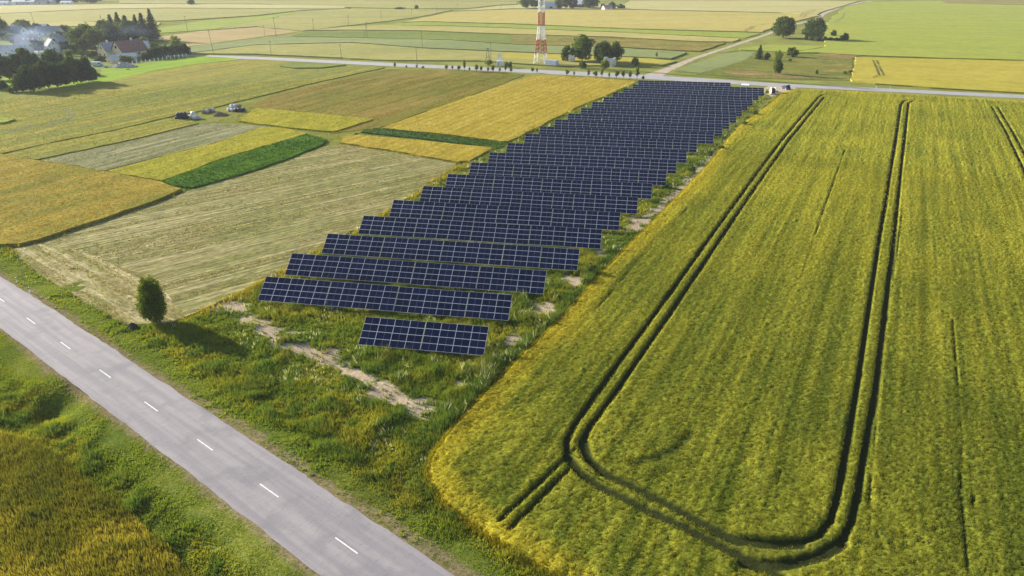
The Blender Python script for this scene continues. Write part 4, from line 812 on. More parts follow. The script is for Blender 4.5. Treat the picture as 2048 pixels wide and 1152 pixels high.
for q in vt: plant(q[0], q[1], q[2], q[3] * (1.0 if q[0] == 'spruce' else 1.08), q[4] * (1.35 if q[0] == 'spruce' else 1.22), q[5], q[6] if len(q) > 6 else 'tree', 'trees and bushes in the village')
# clipped hedge
ha, hb = G(288, 120), G(379, 108); hn = 9; d = hb - ha
P = rng.random((7000, 3)); ts = P[:, 0]; hh = 5.2 - 1.2 * (ts > .93) - 2.4 * (ts < .12) + .4 * np.sin(ts * 30); side = Vector((-d.y, d.x)).normalized()
Cn = np.stack([ha.x + d.x * ts + side.x * (P[:, 1] - .5) * 3, ha.y + d.y * ts + side.y * (P[:, 1] - .5) * 3, hh * P[:, 2] ** .6], 1) + rng.normal(0, .18, (7000, 3))
V, Fq = quads(Cn, .42); a, b = GREENS['spruce']; root = empty('hedge', (0, 0, 0)); root.location = (0, 0, 0)
tag(root, 'long dark clipped hedge behind the white fence posts', 'hedge'); link('foliage', npmesh('foliage', V, Fq, M['leaf'], np.repeat(mixc(a, b, rng.random(7000)), 4, 0)), root)
# weed bushes along the crop edge of the solar park, nearest first
wb = [(1180, 548, 26, 22, 'lbush'), (1222, 455, 12, 18, 'lbush'), (1250, 418, 12, 20, 'bush'), (1330, 375, 14, 18, 'lbush'), (1384, 345, 12, 20, 'bush'), (1420, 312, 9, 14, 'bush'), (1440, 300, 11, 16, 'lbush'), (1488, 252, 11, 14, 'lbush'), (1510, 232, 10, 14, 'bush')]
for i, (a, b, hh, ww, k) in enumerate(wb):
    plant(k, a, b, hh, ww, 'weedy bush between solar tables and barley, ' + ('nearest of all' if i == 0 else ('farthest of all' if i == 8 else ORD[i] + ' nearest')), 'bush', 'weedy bushes along the barley edge')

# ------------------------------------------------------------------ mast, container, kiosk, poles
g = G(1082, 130); root = empty('lattice_mast', (g.x, g.y + 2.5, 0), R(-20)); tag(root, 'tall red and white lattice radio mast beside the far road', 'mast')
def half(z): return 2.75 - 1.55 * min(1, z / 17.5) if z < 17.5 else 1.20
zs = [0, 5.2, 11.4, 17.8, 24.0, 30.2, 36.4, 42.6, 48.8, 55.0]
for k in range(9):
    m = MB(); z0, z1 = zs[k], zs[k + 1]; npan = 2 if k == 0 else 3; rl = .19 if k < 3 else .16
    cs = lambda z: [(sx * half(z), sy * half(z), z) for sx, sy in ((-1, -1), (1, -1), (1, 1), (-1, 1))]
    for q in range(npan):
        a, b = z0 + (z1 - z0) * q / npan, z0 + (z1 - z0) * (q + 1) / npan; A, B = cs(a), cs(b)
        for i in range(4):
            j = (i + 1) % 4; m.tube(A[i], B[i], rl, n=5, cap=False); m.tube(A[i], B[j], .085, n=4, cap=False); m.tube(A[j], B[i], .085, n=4, cap=False); m.tube(B[i], B[j], .085, n=4, cap=False)
    m.build('lattice_section', M['white'] if k % 2 == 0 else M['red'], root)
for k in range(1, 9):
    z0, z1 = zs[k], zs[k + 1]; m = MB(); x0, x1 = half(z0) * .35, half(z1) * .35
    for dx in (0, .55): m.tube((x0 + dx, -half(z0) * .8, z0), (x1 + dx, -half(z1) * .8, z1), .05, n=4)
    nr = 12
    for q in range(nr):
        f = q / nr; m.tube((x0 + (x1 - x0) * f, -.8 * (half(z0) + (half(z1) - half(z0)) * f), z0 + (z1 - z0) * f), (x0 + (x1 - x0) * f + .55, -.8 * (half(z0) + (half(z1) - half(z0)) * f), z0 + (z1 - z0) * f), .06, n=4)
    m.build('cable_ladder', M['white'] if k % 2 == 0 else M['red'], root)
for sx, sy in ((-1, -1), (1, -1), (1, 1), (-1, 1)): MB().box(sx * 2.75 - .45, sx * 2.75 + .45, sy * 2.75 - .45, sy * 2.75 + .45, -.3, .35).build('foundation', M['concrete'], root)
g = G(1104, 133); root = empty('container', (g.x, g.y + 1.5, 0), R(-33)); tag(root, 'pale equipment container beside the mast, bluish shade in its colour', 'container')
m = MB().box(-2.9, 2.9, -1.2, 1.2, .15, 2.75)
for k in range(19): m.box(-2.85 + k * .31, -2.72 + k * .31, -1.235, -1.2, .25, 2.62)
m.build('body', M['container'], root); MB().box(-2.96, 2.96, -1.26, 1.26, 2.75, 2.85).build('roof', M['roof_tin'], root)
MB().box(2.9, 2.93, -.5, .4, .3, 2.3).build('door', M['steel'], root); MB().box(2.9, 3.25, .55, 1.1, 1.5, 2.1).build('air_conditioner', M['white'], root); MB().box(-2.7, 2.7, -1., 1., -.2, .15).build('base', M['concrete'], root)
g = G(1000, 132.5); root = empty('transformer_kiosk', (g.x, g.y + 1.2, 0), R(-24)); tag(root, 'white transformer kiosk with a narrow turret beside the road', 'kiosk')
MB().box(-1.4, 1.4, -1.1, 1.1, -.1, 2.5).build('body', M['white'], root); MB().box(-.95, .15, -.6, .6, 2.5, 5.0).build('turret', M['white'], root)
MB().prism([(-1.05, 5.0), (.25, 5.0), (-.4, 5.35)], -.7, .7).build('roof', M['roof_tin'], root); MB().box(-.9, .1, -1.13, -1.1, .2, 2.0).build('door', M['steel'], root); MB().box(.35, 1.0, -1.13, -1.1, 1.3, 1.8).build('vent', M['steel'], root)
MB().tube((-.7, -.62, 4.3), (-.7, -.95, 4.4), .06).tube((-.1, -.62, 4.3), (-.1, -.95, 4.4), .06).build('insulator', M['glass_dark'], root)
def utility_pole(px, py, hpx, label, lean=0., frame=0, arm=True):
    gg = G(px, py); h = hpx * mpp(px, py) * 1.05; dd = gg.length; r = max(.11, dd * .00016)
    root = empty('utility_pole', (gg.x, gg.y, 0), random.uniform(-.3, .3)); tag(root, label, 'utility pole', 'wooden utility poles in the fields')
    lx = lean * h
    MB().tube((0, 0, -.4), (lx, 0, h), r * 1.15, r * .85, 7).build('pole', M['wood'], root)
    if frame: MB().tube((-frame, -.2, -.3), (lx - .05, 0, h * .93), r, r * .8, 6).build('strut', M['wood'], root)
    if arm:
        c_ = MB().box(lx - .8, lx + .8, -.06, .06, h - .45, h - .33).build('crossarm', M['wood'], root)
        for dx in (-.7, 0, .7): MB().tube((lx + dx, 0, h - .33), (lx + dx, 0, h - .08), .06, n=6).build('insulator', M['steel'], c_)
    return root
for a, b, hh, lab, ln, fr_ in ((69, 47, 19, 'leftmost utility pole rising behind the village roofs', -.1, 0), (204.5, 47, 16, 'utility pole standing left of the village conifers', -.06, 0), (376, 64.5, 29, 'utility pole at the edge of the pinkish fallow', -.05, 0),
        (427.5, 108.5, 44, 'leaning utility pole by the far road near the hedge', -.07, 0), (553, 76, 37, 'tall utility pole at the right tip of the pink fallow', -.03, 0), (530, 72.5, 20, 'short utility pole inside the pink fallow tip', 0, 0),
        (627.5, 61, 21, 'utility pole right of the pink fallow on the field edge', 0, 0), (697.5, 52, 19, 'utility pole on the field edge left of the strutted pole', 0, 0), (762.7, 40.5, 16, 'utility pole in the oats above the bright grass strip', 0, 0),
        (823.7, 32, 13, 'small distant utility pole below the round far tree', 0, 0), (873.7, 27, 14, 'thin distant utility pole right of the round far tree', 0, 0), (915, 20.5, 11, 'thin distant utility pole at the pale wheat corner', 0, 0),
        (1002.5, 19, 11, 'thin distant utility pole left of the farm grove', 0, 0), (829.5, 5, 6, 'tiny utility pole at the very top of the fields', 0, 0), (735, 78, 30, 'strutted utility pole shaped like an A in the oats', 0, 2.6),
        (543, 112, 27, 'utility pole beside the far road, leftmost of three there', 0, 0), (683.5, 120, 30, 'utility pole beside the far road, middle of three there', -.03, 0), (834.5, 129, 33, 'utility pole beside the far road, right of three there', -.03, 0),
        (845, 100, 34, 'utility pole in the olive wheat above the roadside poles', 0, 0)):
    utility_pole(a, b, hh, lab, ln, fr_)
gg = G(976, 128); root = empty('transformer_pole', (gg.x, gg.y, 0), .2); tag(root, 'wooden A frame pole carrying a transformer left of the kiosk', 'transformer pole')
MB().tube((-1.6, 0, -.3), (-.1, 0, 7.6), .16, .12, 7).build('leg', M['wood'], root); MB().tube((1.4, .2, -.3), (.1, 0, 7.6), .16, .12, 7).build('leg', M['wood'], root)
MB().box(-.9, .9, -.09, .09, 3.0, 3.2).build('crossbeam', M['wood'], root); MB().box(-.45, .45, -.75, -.12, 3.2, 4.3).build('transformer', M['steel'], root); MB().box(-1.1, 1.1, -.07, .07, 7.3, 7.45).build('crossarm', M['wood'], root)
utility_pole(982, 120, 32, 'utility pole with crossarm just behind the transformer frame')

# ------------------------------------------------------------------ buildings
def house(name, px, py, l, w, hw, hr, rot, wall, roof, label, cat='house', wins=(), chim=None, over=.4, sky_=0, door=False):
    gg = G(px, py); root = empty(name, (gg.x, gg.y, 0), R(rot)); tag(root, label, cat)
    MB().prism([(-w / 2, -.3), (w / 2, -.3), (w / 2, hw), (0, hr - .12), (-w / 2, hw)], -l / 2, l / 2).build('wall', wall, root).rotation_euler = (0, 0, R(-90))
    sl_ = (hr - hw) / (w / 2); e_ = w / 2 + over; ze = hw - over * sl_
    rf = MB().prism([(-e_, ze), (0, hr), (e_, ze), (e_, ze + .18), (0, hr + .18), (-e_, ze + .18)], -l / 2 - over, l / 2 + over).build('roof', roof, root); rf.rotation_euler = (0, 0, R(-90))
    for face, u, z_, ww, hh in wins:
        if face in 'EW':
            x_ = (l / 2) * (1 if face == 'E' else -1); s1 = 1 if face == 'E' else -1
            wn = MB().box(min(x_, x_ + s1 * .05), max(x_, x_ + s1 * .05), u - ww / 2, u + ww / 2, z_, z_ + hh).build('window', M['white'], root)
            MB().box(min(x_ + s1 * .05, x_ + s1 * .07), max(x_ + s1 * .05, x_ + s1 * .07), u - ww / 2 + .1, u + ww / 2 - .1, z_ + .1, z_ + hh - .1).build('pane', M['glass_dark'], wn)
        else:
            y_ = (w / 2) * (1 if face == 'N' else -1); s1 = 1 if face == 'N' else -1
            wn = MB().box(u - ww / 2, u + ww / 2, min(y_, y_ + s1 * .05), max(y_, y_ + s1 * .05), z_, z_ + hh).build('window', M['white'], root)
            MB().box(u - ww / 2 + .1, u + ww / 2 - .1, min(y_ + s1 * .05, y_ + s1 * .07), max(y_ + s1 * .05, y_ + s1 * .07), z_ + .1, z_ + hh - .1).build('pane', M['glass_dark'], wn)
    if door: MB().box(-.5 - l * .2, .5 - l * .2, -w / 2 - .05, -w / 2, 0, 2.05).build('door', M['wood'], root)
    if chim is not None:
        MB().box(chim - .4, chim + .4, -.4, .4, hr - .8, hr + 1.1).build('chimney', M['plaster'], root)
    for k in range(sky_):
        x_ = -l * .12 + k * 2.6; y_ = -w * .24; z_ = hw + (w / 2 + y_) * sl_ + .19; o = MB().box(-.45, .45, -.6, .6, -.02, .08).build('skylight', M['white'], root); o.location = (x_, y_, z_); o.rotation_euler = (math.atan(sl_), 0, 0)
    return root
house('house', 262, 113, 15, 9.5, 3.2, 8.3, 60, M['cream'], M['roof_red'], 'cream gabled house with red brown roof by the hedge', wins=(('W', 0, 4.6, 2.0, 1.7), ('W', -2.4, .9, 1.4, 1.4), ('W', 2.4, .9, 1.4, 1.4), ('S', 2, 1.1, 1.4, 1.3), ('S', -3, 1.1, 1.4, 1.3)), chim=2.)
house('house', 224, 113.5, 10, 8.5, 3.2, 7.4, 60, M['cream'], M['roof_grey'], 'cream gabled house with grey roof left of the red roofed one', wins=(('W', 0, 4.2, 1.2, 1.5), ('W', -2, .9, 1.3, 1.3), ('W', 2, .9, 1.3, 1.3)), chim=-1.)
house('annex', 257, 121.5, 8, 5.5, 2.3, 3.5, 25, M['plaster'], M['roof_tin'], 'low annex with pale tin roof in front of the red roofed house', 'annex', wins=(('S', 0, .9, 1.2, .9),))
house('shed', 227, 126.5, 4.2, 4.0, 2.1, 3.9, 62, M['cream'], M['roof_tin'], 'little cream gable shed above the rubble heap', 'shed', wins=(('W', 0, .7, 1.0, 1.0),))
house('house', 284, 104, 8, 7, 3, 5.8, 15, M['cream'], M['roof_tin'], 'small house with light tin roof behind the hedge', wins=(('E', 0, 1.1, 1.2, 1.3),))
house('house', 119, 102, 12, 9, 4.6, 9.2, -72, M['plaster'], M['roof_grey'], 'pale two storey house with steep grey roof in mid village', wins=(('E', 0, 5.6, 1.4, 1.5), ('E', -2.3, 1.2, 1.3, 1.5), ('E', 2.3, 1.2, 1.3, 1.5), ('S', 0, 1.4, 1.2, 1.5), ('S', 3, 1.4, 1.2, 1.5)), chim=1., door=True)
house('house_wing', 107, 105, 6, 6, 4.0, 7.2, -42, M['plaster'], M['roof_grey'], 'gabled wing in front of the pale two storey house', 'house wing', wins=(('E', 0, 4.5, .9, 1.2), ('E', 0, 1.2, 1.2, 1.9)))
house('house', 62, 98, 12.5, 9, 3, 8.2, 2, M['plaster'], M['roof_pink'], 'white house with faded red roof and skylights amid smoke', wins=(('E', 0, 5, 1.1, 1.5), ('E', -2, 1, 1.3, 1.4), ('E', 2, 1, 1.3, 1.4), ('S', -3, 1, 1.3, 1.3), ('S', 3, 1, 1.3, 1.3)), chim=-2., sky_=3)
house('outbuilding', 22, 110, 21, 8, 2.6, 5.0, 4, M['plaster'], M['roof_grey'], 'long low outbuilding with grey roof above the left wood', 'outbuilding', wins=(('S', -6, .9, 1.4, 1), ('S', 0, .9, 1.4, 1), ('S', 6, .9, 1.4, 1)))
house('outbuilding', 45, 109, 7, 6, 2.4, 4.2, 4, M['plaster'], M['roof_grey'], 'short grey roofed lean outbuilding beside the skylight house', 'outbuilding', door=True)
house('house', 100, 72, 15, 9, 2.8, 6.3, 2, M['plaster'], M['roof_grey'], 'house with long light grey roof at the back of the village', wins=(('S', -4, 1, 1.3, 1.3), ('S', 0, 1, 1.3, 1.3), ('S', 4, 1, 1.3, 1.3)))
house('house', 24, 78, 19, 12, 3, 8.2, -4, M['plaster'], M['roof_grey'], 'large house with dark grey roof at the left edge', wins=(('E', 0, 4.2, 1.4, 1.5), ('S', 4, 1, 1.4, 1.4)), chim=3.)
house('house', 142, 84, 6, 6, 3, 6.2, 20, M['plaster'], M['roof_pink'], 'small house with faded pink roof in the village trees', wins=(('S', 0, 1, 1.2, 1.2),))
house('shed', 88, 57, 6, 5, 2, 3.2, 0, M['wood'], M['roof_grey'], 'small dark shed behind the long light grey roof', 'shed', door=True)
for i, (a, b, l_, w_, h1, h2, ro, wa, rf, la) in enumerate(((8, 11, 14, 9, 3, 5, 5, 'white', 'roof_tin', 'white building at the left end of the distant village'), (52, 9.5, 26, 12, 3.5, 6, 0, 'plaster', 'roof_tin', 'long pale building in the distant village'), (75, 9.3, 20, 11, 4, 7, 8, 'plaster', 'roof_grey', 'grey roofed building in the distant village'), (97, 8.5, 14, 9, 3, 5.5, -5, 'plaster', 'roof_grey', 'small grey building right of the distant long one'), (135, 9.5, 12, 8, 2.6, 4.2, 0, 'white', 'roof_tin', 'bright white shed before the distant trees'))):
    house('building', a, b, l_, w_, h1, h2, ro, M[wa], M[rf], la, 'building', wins=(('S', -l_ / 4, 1, 1.8, 1.4), ('S', l_ / 4, 1, 1.8, 1.4)))
house('barn', 1101, 18, 12, 9, 3.4, 6.5, 3, M['plaster'], M['roof_tin'], 'pale barn beside the mast in the distant farm grove', 'barn', wins=(('S', 0, .6, 3, 2.2),))
house('barn', 1157, 15.5, 12, 10, 4, 8.2, -20, M['wood'], M['roof_tin'], 'barn with grey roof hidden among the grove trees', 'barn', door=True)
house('shed', 1214, 19.5, 9, 7, 2.4, 4.6, 20, M['plaster'], M['roof_pink'], 'small shed at the right part of the distant grove', 'shed', wins=(('S', 0, .9, 1.2, 1.),))
def ruin(px, py, l, w, h, rot, label):
    gg = G(px, py); root = empty('ruined_wall', (gg.x, gg.y, 0), R(rot)); tag(root, label, 'ruin')
    for x0, y0, x1, y1 in ((-l / 2, -w / 2, l / 2, -w / 2), (l / 2, -w / 2, l / 2, w / 2), (-l / 2, w / 2, -l / 2, -w / 2)):
        n = 9; d_ = Vector((x1 - x0, y1 - y0)); nn = Vector((d_.y, -d_.x)).normalized() * .2; m = MB(); top = [h * random.uniform(.82, 1.02) for _ in range(n + 1)]
        for s in range(n):
            a = Vector((x0, y0)) + d_ * s / n; b = Vector((x0, y0)) + d_ * (s + 1) / n
            vs = [(*(a + nn), -.2), (*(b + nn), -.2), (*(b - nn), -.2), (*(a - nn), -.2), (*(a + nn), top[s]), (*(b + nn), top[s + 1]), (*(b - nn), top[s + 1]), (*(a - nn), top[s])]
            m.add(vs, [(0, 1, 2, 3), (4, 7, 6, 5), (0, 4, 5, 1), (1, 5, 6, 2), (2, 6, 7, 3), (3, 7, 4, 0)])
        m.build('wall', M['plaster'], root)
    MB().box(-l * .02, l * .22, -w / 2 - .23, -w / 2 - .2, .4, h * .6).build('blocked_opening', M['concrete'], root)
ruin(1219, 132, 4.6, 4, 4.2, -28, 'roofless pale ruin before the dark trees right of mast'); ruin(1143, 125, 2.6, 3, 4.0, -10, 'narrow pale ruin left of the tallest tree')

# ------------------------------------------------------------------ small things of the village
fp = [(265.4, 129.5), (274, 127.9), (283.2, 127.2), (291.9, 125.9), (300.6, 125), (309.2, 123.6), (317.3, 122.1), (325.8, 120.5), (333.9, 119.3), (341.9, 118.2), (349.7, 117), (357.9, 115.9), (365.8, 114.3), (373.5, 113.5)]
me_fp = MB().box(-.16, .16, -.12, .12, -.3, 1.55).add([(-.2, -.16, 1.55), (.2, -.16, 1.55), (.2, .16, 1.55), (-.2, .16, 1.55), (0, 0, 1.75)], [(0, 1, 4), (1, 2, 4), (2, 3, 4), (3, 0, 4), (3, 2, 1, 0)]).mesh('fence_post', M['white'])
for i, q in enumerate(fp):
    gg = G(*q); o = link('fence_post', me_fp, None, (gg.x, gg.y, 0)); tag(o, 'white fence post before the clipped hedge, ' + ('leftmost' if i == 0 else ('rightmost' if i == 13 else (ORD[i] + ' from left' if i < 7 else ORD[13 - i] + ' from right'))), 'fence post', 'white fence posts before the hedge')
def heap(name, px, py, l, w, h, rot, mat, label, chunks=0, cs=.3, cat='heap'):
    gg = G(px, py); m = MB(); n1, n2 = 22, 10
    vs = []
    for j in range(n2 + 1):
        for i in range(n1):
            a = 2 * math.pi * i / n1; f = j / n2; rr = 1 - f; wob = 1 + .25 * math.sin(3 * a + 1.3) * .5 + random.uniform(-.1, .1)
            vs.append((l / 2 * rr * wob * math.cos(a), w / 2 * rr * wob * math.sin(a), h * (1 - rr ** 1.7) * random.uniform(.85, 1.1) - .05))
    fs = [(j * n1 + i, j * n1 + (i + 1) % n1, (j + 1) * n1 + (i + 1) % n1, (j + 1) * n1 + i) for j in range(n2) for i in range(n1)]
    m.add(vs, fs)
    for k in range(chunks):
        v = random.choice(vs); s = cs * random.uniform(.5, 1.4); rm = Matrix.Rotation(random.uniform(0, 6), 3, Vector((random.random(), random.random(), random.random() + .1)).normalized())
        b = [rm @ Vector((x_ * s, y_ * s * .7, z_ * s * .6)) + Vector(v) for z_ in (-.5, .5) for y_ in (-.5, .5) for x_ in (-.5, .5)]
        m.add(b, [(0, 2, 3, 1), (4, 5, 7, 6), (0, 1, 5, 4), (2, 6, 7, 3), (0, 4, 6, 2), (1, 3, 7, 5)])
    o = m.build(name, mat); o.location = (gg.x, gg.y, 0); o.rotation_euler = (0, 0, R(rot)); return tag(o, label, cat)
heap('rubble_heap', 246, 134.5, 11.5, 6, 2.0, 12, M['rubble'], 'long heap of pale rubble on the bright lawn', 260, .7)
heap('soil_heap', 256, 139.5, 2.6, 1.6, .4, 10, M['heather'], 'small dark soil mound on the lawn before the rubble', 20, .2)
heap('brown_heap', 440, 231.5, 5.6, 2.6, 1.0, 25, M['straw'], 'brown rotting straw heap between the two bale stacks', 120, .45)
heap('dark_mound', 265, 655, 1.55, 1.1, .72, 20, M['heather'], 'small dark purple grey mound left of the egg shaped tree', 260, .12)
def car_like(name, px, py, rot, label, cat, prof, win, w, paint, wheels, rw=.33, gate=False):
    gg = G(px, py); root = empty(name, (gg.x, gg.y, 0), R(rot)); tag(root, label, cat)
    MB().prism(prof, -w / 2, w / 2).build('body', paint, root)
    for s1 in (-1, 1):
        MB().prism(win, s1 * (w / 2 + .002), s1 * (w / 2 + .02)).build('side_window', M['glass_dark'], root)
    for x_ in wheels:
        for s1 in (-1, 1):
            o = MB().tube((x_, s1 * (w / 2 - .1), rw), (x_, s1 * (w / 2 + .06), rw), rw, n=14).build('wheel', M['rubber'], root); MB().tube((x_, s1 * (w / 2 + .06), rw), (x_, s1 * (w / 2 + .075), rw), rw * .6, n=12).build('rim', M['alu'], o)
    return root
sedan = [(-2.1, .35), (2.1, .35), (2.15, .75), (1.2, .95), (.55, 1.42), (-1.2, 1.5), (-1.95, 1.0), (-2.15, .9)]
root = car_like('parked_car', 1571, 178.5, 103, 'dark blue car with open tailgate parked at the far road', 'car', sedan, [(-1.7, 1.0), (-1.15, 1.4), (.5, 1.34), (1.0, 1.0)], 1.75, M['car'], (-1.3, 1.35))
MB().add([(-1.25, -.75, 1.52), (-1.25, .75, 1.52), (-2.3, .72, 2.0), (-2.3, -.72, 2.0), (-1.25, -.75, 1.58), (-1.25, .75, 1.58), (-2.3, .72, 2.06), (-2.3, -.72, 2.06)], [(0, 1, 2, 3), (7, 6, 5, 4), (0, 4, 5, 1), (1, 5, 6, 2), (2, 6, 7, 3), (3, 7, 4, 0)]).build('tailgate', M['car'], root)
for s1 in (-1, 1): MB().box(-2.17, -2.13, s1 * .72 - .12, s1 * .72 + .12, .8, .95).build('tail_light', M['red'], root)
van = [(-2.5, .35), (2.4, .35), (2.5, .9), (2.0, 1.15), (1.4, 1.95), (-2.45, 2.0), (-2.5, 1.8)]
car_like('parked_van', 196, 132, 10, 'pale van parked left of the rubble heap', 'van', van, [(.5, 1.2), (.5, 1.75), (1.35, 1.75), (1.75, 1.2)], 1.9, M['container'], (-1.5, 1.6))
root = empty('trailer', tuple(G(213, 135.2)), R(5)); tag(root, 'small grey flat trailer between van and rubble heap', 'trailer')
MB().box(-1.6, 1.6, -.85, .85, .5, .62).box(-1.6, 1.6, -.87, -.85, .62, .95).box(-1.6, 1.6, .85, .87, .62, .95).build('bed', M['roof_tin'], root); MB().tube((1.6, 0, .52), (2.7, 0, .5), .06).build('drawbar', M['steel'], root)
for s1 in (-1, 1): MB().tube((0, s1 * .8, .3), (0, s1 * 1.0, .3), .3, n=12).build('wheel', M['rubber'], root)

# ------------------------------------------------------------------ bales
def bale_mesh(mat, n=16):
    m = MB(); L_ = .62; prof = [(-L_, .0), (-L_, .50), (-L_ + .08, .61), (0, .64), (L_ - .08, .61), (L_, .50), (L_, 0.)]; vs = []
    for x_, r_ in prof:
        for i in range(n): a = 2 * math.pi * i / n; vs.append((x_, r_ * math.cos(a) * (1 + .03 * math.sin(5 * a)), r_ * math.sin(a)))
    fs = [(j * n + i, j * n + (i + 1) % n, (j + 1) * n + (i + 1) % n, (j + 1) * n + i) for j in range(len(prof) - 1) for i in range(n)]
    m.add(vs, fs); return m.mesh('round_bale', mat, True)
bm_ = {k: bale_mesh(M[k]) for k in ('black_wrap', 'pale_wrap', 'straw')}
def bale(px, py, z, kind, rot, label, dx=0., dy=0.):
    gg = G(px, py); o = link('round_bale', bm_[kind], None, (gg.x + dx, gg.y + dy, z)); o.rotation_euler = (R(random.uniform(-20, 20)), 0, R(rot)); return tag(o, label, 'bale', 'round bales beside the wheat field')
for k in range(4): bale(355 + k * 6.6, 240 - k * .5 - .8, .6, 'black_wrap', 100, 'black wrapped bale in the lower layer of the black stack, ' + ('leftmost', 'second from left', 'third from left', 'rightmost')[k])
for k in range(3): bale(358.5 + k * 6.6, 239.2 - k * .5, 1.72, 'black_wrap', 100, 'black wrapped bale on top of the black stack, ' + ('leftmost', 'middle', 'rightmost')[k])
for k, (a, b, z_, l_) in enumerate(((383, 237, .6, 'pale wrapped bale touching the black stack'), (390, 239, .6, 'pale wrapped bale in front right of the black stack'), (398, 237.5, .6, 'pale wrapped bale farthest right of the black stack'), (387.5, 236.5, 1.6, 'pale wrapped bale lying on two pale bales'))): bale(a, b, z_, 'pale_wrap', 30 + 40 * k, l_)
for k in range(4): bale(408 + k * 6, 227.6 - k * 1.5, .6, 'straw' if k % 2 == 0 else 'pale_wrap', 70, ('weathered straw bale' if k % 2 == 0 else 'greyish wrapped bale') + ' in the middle row of four, ' + ('leftmost', 'second from left', 'third from left', 'rightmost')[k])
for a, b, z_, kd, l_ in ((459, 223, .6, 'pale_wrap', 'pale bale at the left foot of the tall bale pile'), (466, 223.6, .6, 'pale_wrap', 'pale bale second from left at the foot of the tall pile'), (473, 224, .6, 'black_wrap', 'black bale low in the middle of the tall pile'), (480, 223.6, .6, 'black_wrap', 'black bale low at right in the tall pile'), (487, 223.2, .6, 'black_wrap', 'black bale at the far right foot of the tall pile'),
        (463, 219.5, .6, 'straw', 'straw bale at the back left of the tall pile'), (466, 221.3, 1.7, 'pale_wrap', 'pale bale on the upper left of the tall pile'), (473, 221.5, 1.7, 'pale_wrap', 'pale bale on the upper middle of the tall pile'), (480, 221.5, 1.6, 'straw', 'straw bale on the upper right of the tall pile')): bale(a, b, z_, kd, 55, l_)

# ------------------------------------------------------------------ things at the far end of the park and along the roads
gg = G(1544.5, 188.5); root = empty('cable_reel', (gg.x, gg.y, 1.32), R(-4)); tag(root, 'big wooden cable reel with black cable at the park entrance', 'cable reel')
for s1 in (-1, 1):
    o = MB().tube((s1 * .68, 0, 0), (s1 * .78, 0, 0), 1.36, n=28).build('flange', M['reel_wood'], root); MB().tube((s1 * .78, 0, 0), (s1 * .80, 0, 0), .22, n=12).build('hub', M['steel'], o)
MB().tube((-.68, 0, 0), (.68, 0, 0), 1.02, n=24).build('cable', M['rubber'], root)
root = empty('white_cabinet', tuple(G(1489.5, 176.5)), R(-20)); tag(root, 'low white cabinet standing on grass right of the back row', 'cabinet')
MB().box(-1.35, 1.35, -.5, .5, .35, 1.25).build('body', M['white'], root); MB().add([(-1.5, -.7, 1.2), (1.5, -.7, 1.2), (1.5, .7, 1.6), (-1.5, .7, 1.6), (-1.5, -.7, 1.28), (1.5, -.7, 1.28), (1.5, .7, 1.68), (-1.5, .7, 1.68)], [(3, 2, 1, 0), (4, 5, 6, 7), (0, 1, 5, 4), (1, 2, 6, 5), (2, 3, 7, 6), (3, 0, 4, 7)]).build('roof', M['white'], root)
for sx in (-1.1, 1.1): MB().box(sx - .08, sx + .08, -.4, .4, -.1, .35).build('leg', M['steel'], root)
heap('white_sack', 1552.5, 183.5, 1.3, 1.1, 1.0, 0, M['white'], 'bulging white sack beside the cable reel', 0, .2, 'sack')
def delineator(px, py, label, h=.95):
    gg = G(px, py); zz = float(height(np.array([gg.x]), np.array([gg.y]))[0]); root = empty('delineator_post', (gg.x, gg.y, zz), A_road); tag(root, label, 'delineator', 'white roadside delineator posts')
    MB().box(-.06, .06, -.05, .05, -.2, h).build('post', M['white'], root); MB().box(-.064, .064, -.054, .054, h - .32, h - .12).build('band', M['rubber'], root)
delineator(35, 567, 'white delineator nearer the left edge beside the near road'); delineator(61, 587, 'white delineator right of the other beside the near road')
delineator(1752, 176, 'left white delineator on the far side of the far road', 1.2); delineator(1780, 179, 'right white delineator on the far side of the far road', 1.2)
delineator(1753.5, 185, 'left white delineator on the near side of the far road', 1.); delineator(1782, 186, 'right white delineator on the near side of the far road', 1.)
for a, b, h_, l_ in ((846.6, 879, 1.9, 'tall thin grey stake in weeds at the barley corner'), (800, 950, 1.1, 'short white stake near the bottom of the ditch'), (1173, 556, 1.5, 'thin stake beside the weedy bush at the crop edge'), (1341, 396, 1.6, 'thin stake far along the crop edge'), (713, 453, 1.3, 'thin white stake left of the fifth row of tables'), (957, 319, 1.5, 'thin stake left of the middle rows of tables'), (345, 668, 1.2, 'leaning pale stake right of the egg shaped tree')):
    gg = G(a, b); o = MB().tube((0, 0, -.3), (.08, .03, h_), .022, .02).build('stake', M['steel']); o.location = (gg.x, gg.y, float(height(np.array([gg.x]), np.array([gg.y]))[0])); tag(o, l_, 'stake', 'stakes around the solar park')
gg = G(750, 896); root = empty('crossed_stakes', (gg.x, gg.y, 0), .3); tag(root, 'pair of crossed grey stakes in the weeds above the road', 'crossed stakes')
for s1 in (-1, 1): MB().tube((s1 * .5, 0, -.3), (-s1 * .35, 0, 1.0), .018, n=5).build('stake', M['steel'], root)
for i in range(36):
    a = 1221 + i * 5.1 + random.uniform(-1, 1); b = 77.3 + (a - 1221) * .047 + random.uniform(-.5, .5)
    plant('young', a, b, random.uniform(2.0, 4.2), random.uniform(1.6, 2.4), 'tiny dark sapling in the long row across the weedy strip', 'sapling', 'saplings in a row on the weedy strip')

# prototypes that were never planted
for Ls in PROTO.values():
    for p in Ls:
        if p.location.z < -40:
            for ch in list(p.children): bpy.data.objects.remove(ch)
            bpy.data.objects.remove(p)

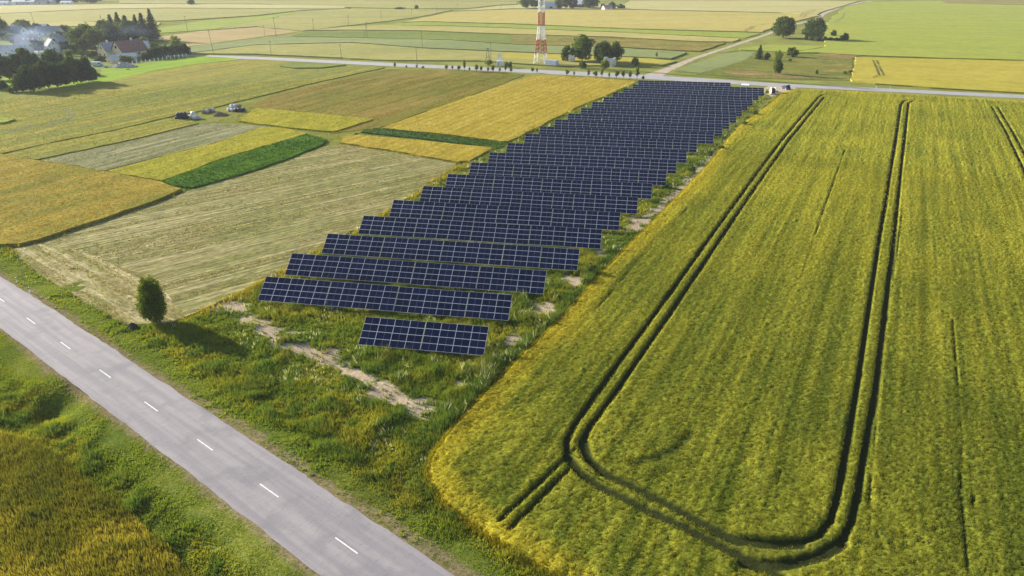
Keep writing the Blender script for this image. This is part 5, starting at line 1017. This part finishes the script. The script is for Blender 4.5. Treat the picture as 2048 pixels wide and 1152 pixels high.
# ------------------------------------------------------------------ smoke over the village and the air
def volume(name, mesh_o, dens, colr, label, noise=None):
    m = bpy.data.materials.new(name); m.use_nodes = True; n = m.node_tree.nodes; n.remove(n['Principled BSDF']); pv = n.new('ShaderNodeVolumePrincipled')
    pv.inputs['Color'].default_value = (*colr, 1); pv.inputs['Density'].default_value = dens; pv.inputs['Anisotropy'].default_value = .2
    m.node_tree.links.new(pv.outputs[0], n['Material Output'].inputs['Volume'])
    if noise:
        tc = n.new('ShaderNodeTexCoord'); nz = n.new('ShaderNodeTexNoise'); nz.inputs['Scale'].default_value = noise; nz.inputs['Detail'].default_value = 3
        gr = n.new('ShaderNodeTexGradient'); gr.gradient_type = 'SPHERICAL'; L_ = m.node_tree.links
        L_.new(tc.outputs['Object'], nz.inputs[0]); L_.new(tc.outputs['Object'], gr.inputs[0])
        r = n.new('ShaderNodeMapRange'); r.inputs[1].default_value = .4; r.inputs[2].default_value = .75; r.inputs[3].default_value = 0; r.inputs[4].default_value = dens; L_.new(nz.outputs[0], r.inputs[0])
        mu = n.new('ShaderNodeMath'); mu.operation = 'MULTIPLY'; L_.new(r.outputs[0], mu.inputs[0]); L_.new(gr.outputs[0], mu.inputs[1]); L_.new(mu.outputs[0], pv.inputs['Density'])
    mesh_o.data.materials.clear(); mesh_o.data.materials.append(m); return tag(mesh_o, label, None, None, 'stuff')
def puff(px, py, zc, rx, ry, rz, dens, label):
    bm = bmesh.new(); bmesh.ops.create_icosphere(bm, subdivisions=3, radius=1.0); me = bpy.data.meshes.new('smoke'); bm.to_mesh(me); bm.free()
    gg = G(px, py); o = link('smoke', me, None, (gg.x, gg.y, zc)); o.scale = (rx, ry, rz); return volume('smoke', o, dens * .24, (.50, .66, .92), label, 2.2)
puff(62, 104, 8.5, 17, 12, 8, .34, 'bluish smoke drifting round the skylight house'); puff(35, 135, 8, 30, 16, 7.6, .10, 'thin bluish smoke over the left wood')
puff(255, 92, 7.5, 20, 10, 7.2, .12, 'thin bluish smoke before the dark conifers')
o = MB().box(-9000, 9000, -9000, 9000, -4.2, 66).build('haze', M['white']); volume('haze', o, .00010, (.86, .90, .97), 'thin summer haze over the farmland')
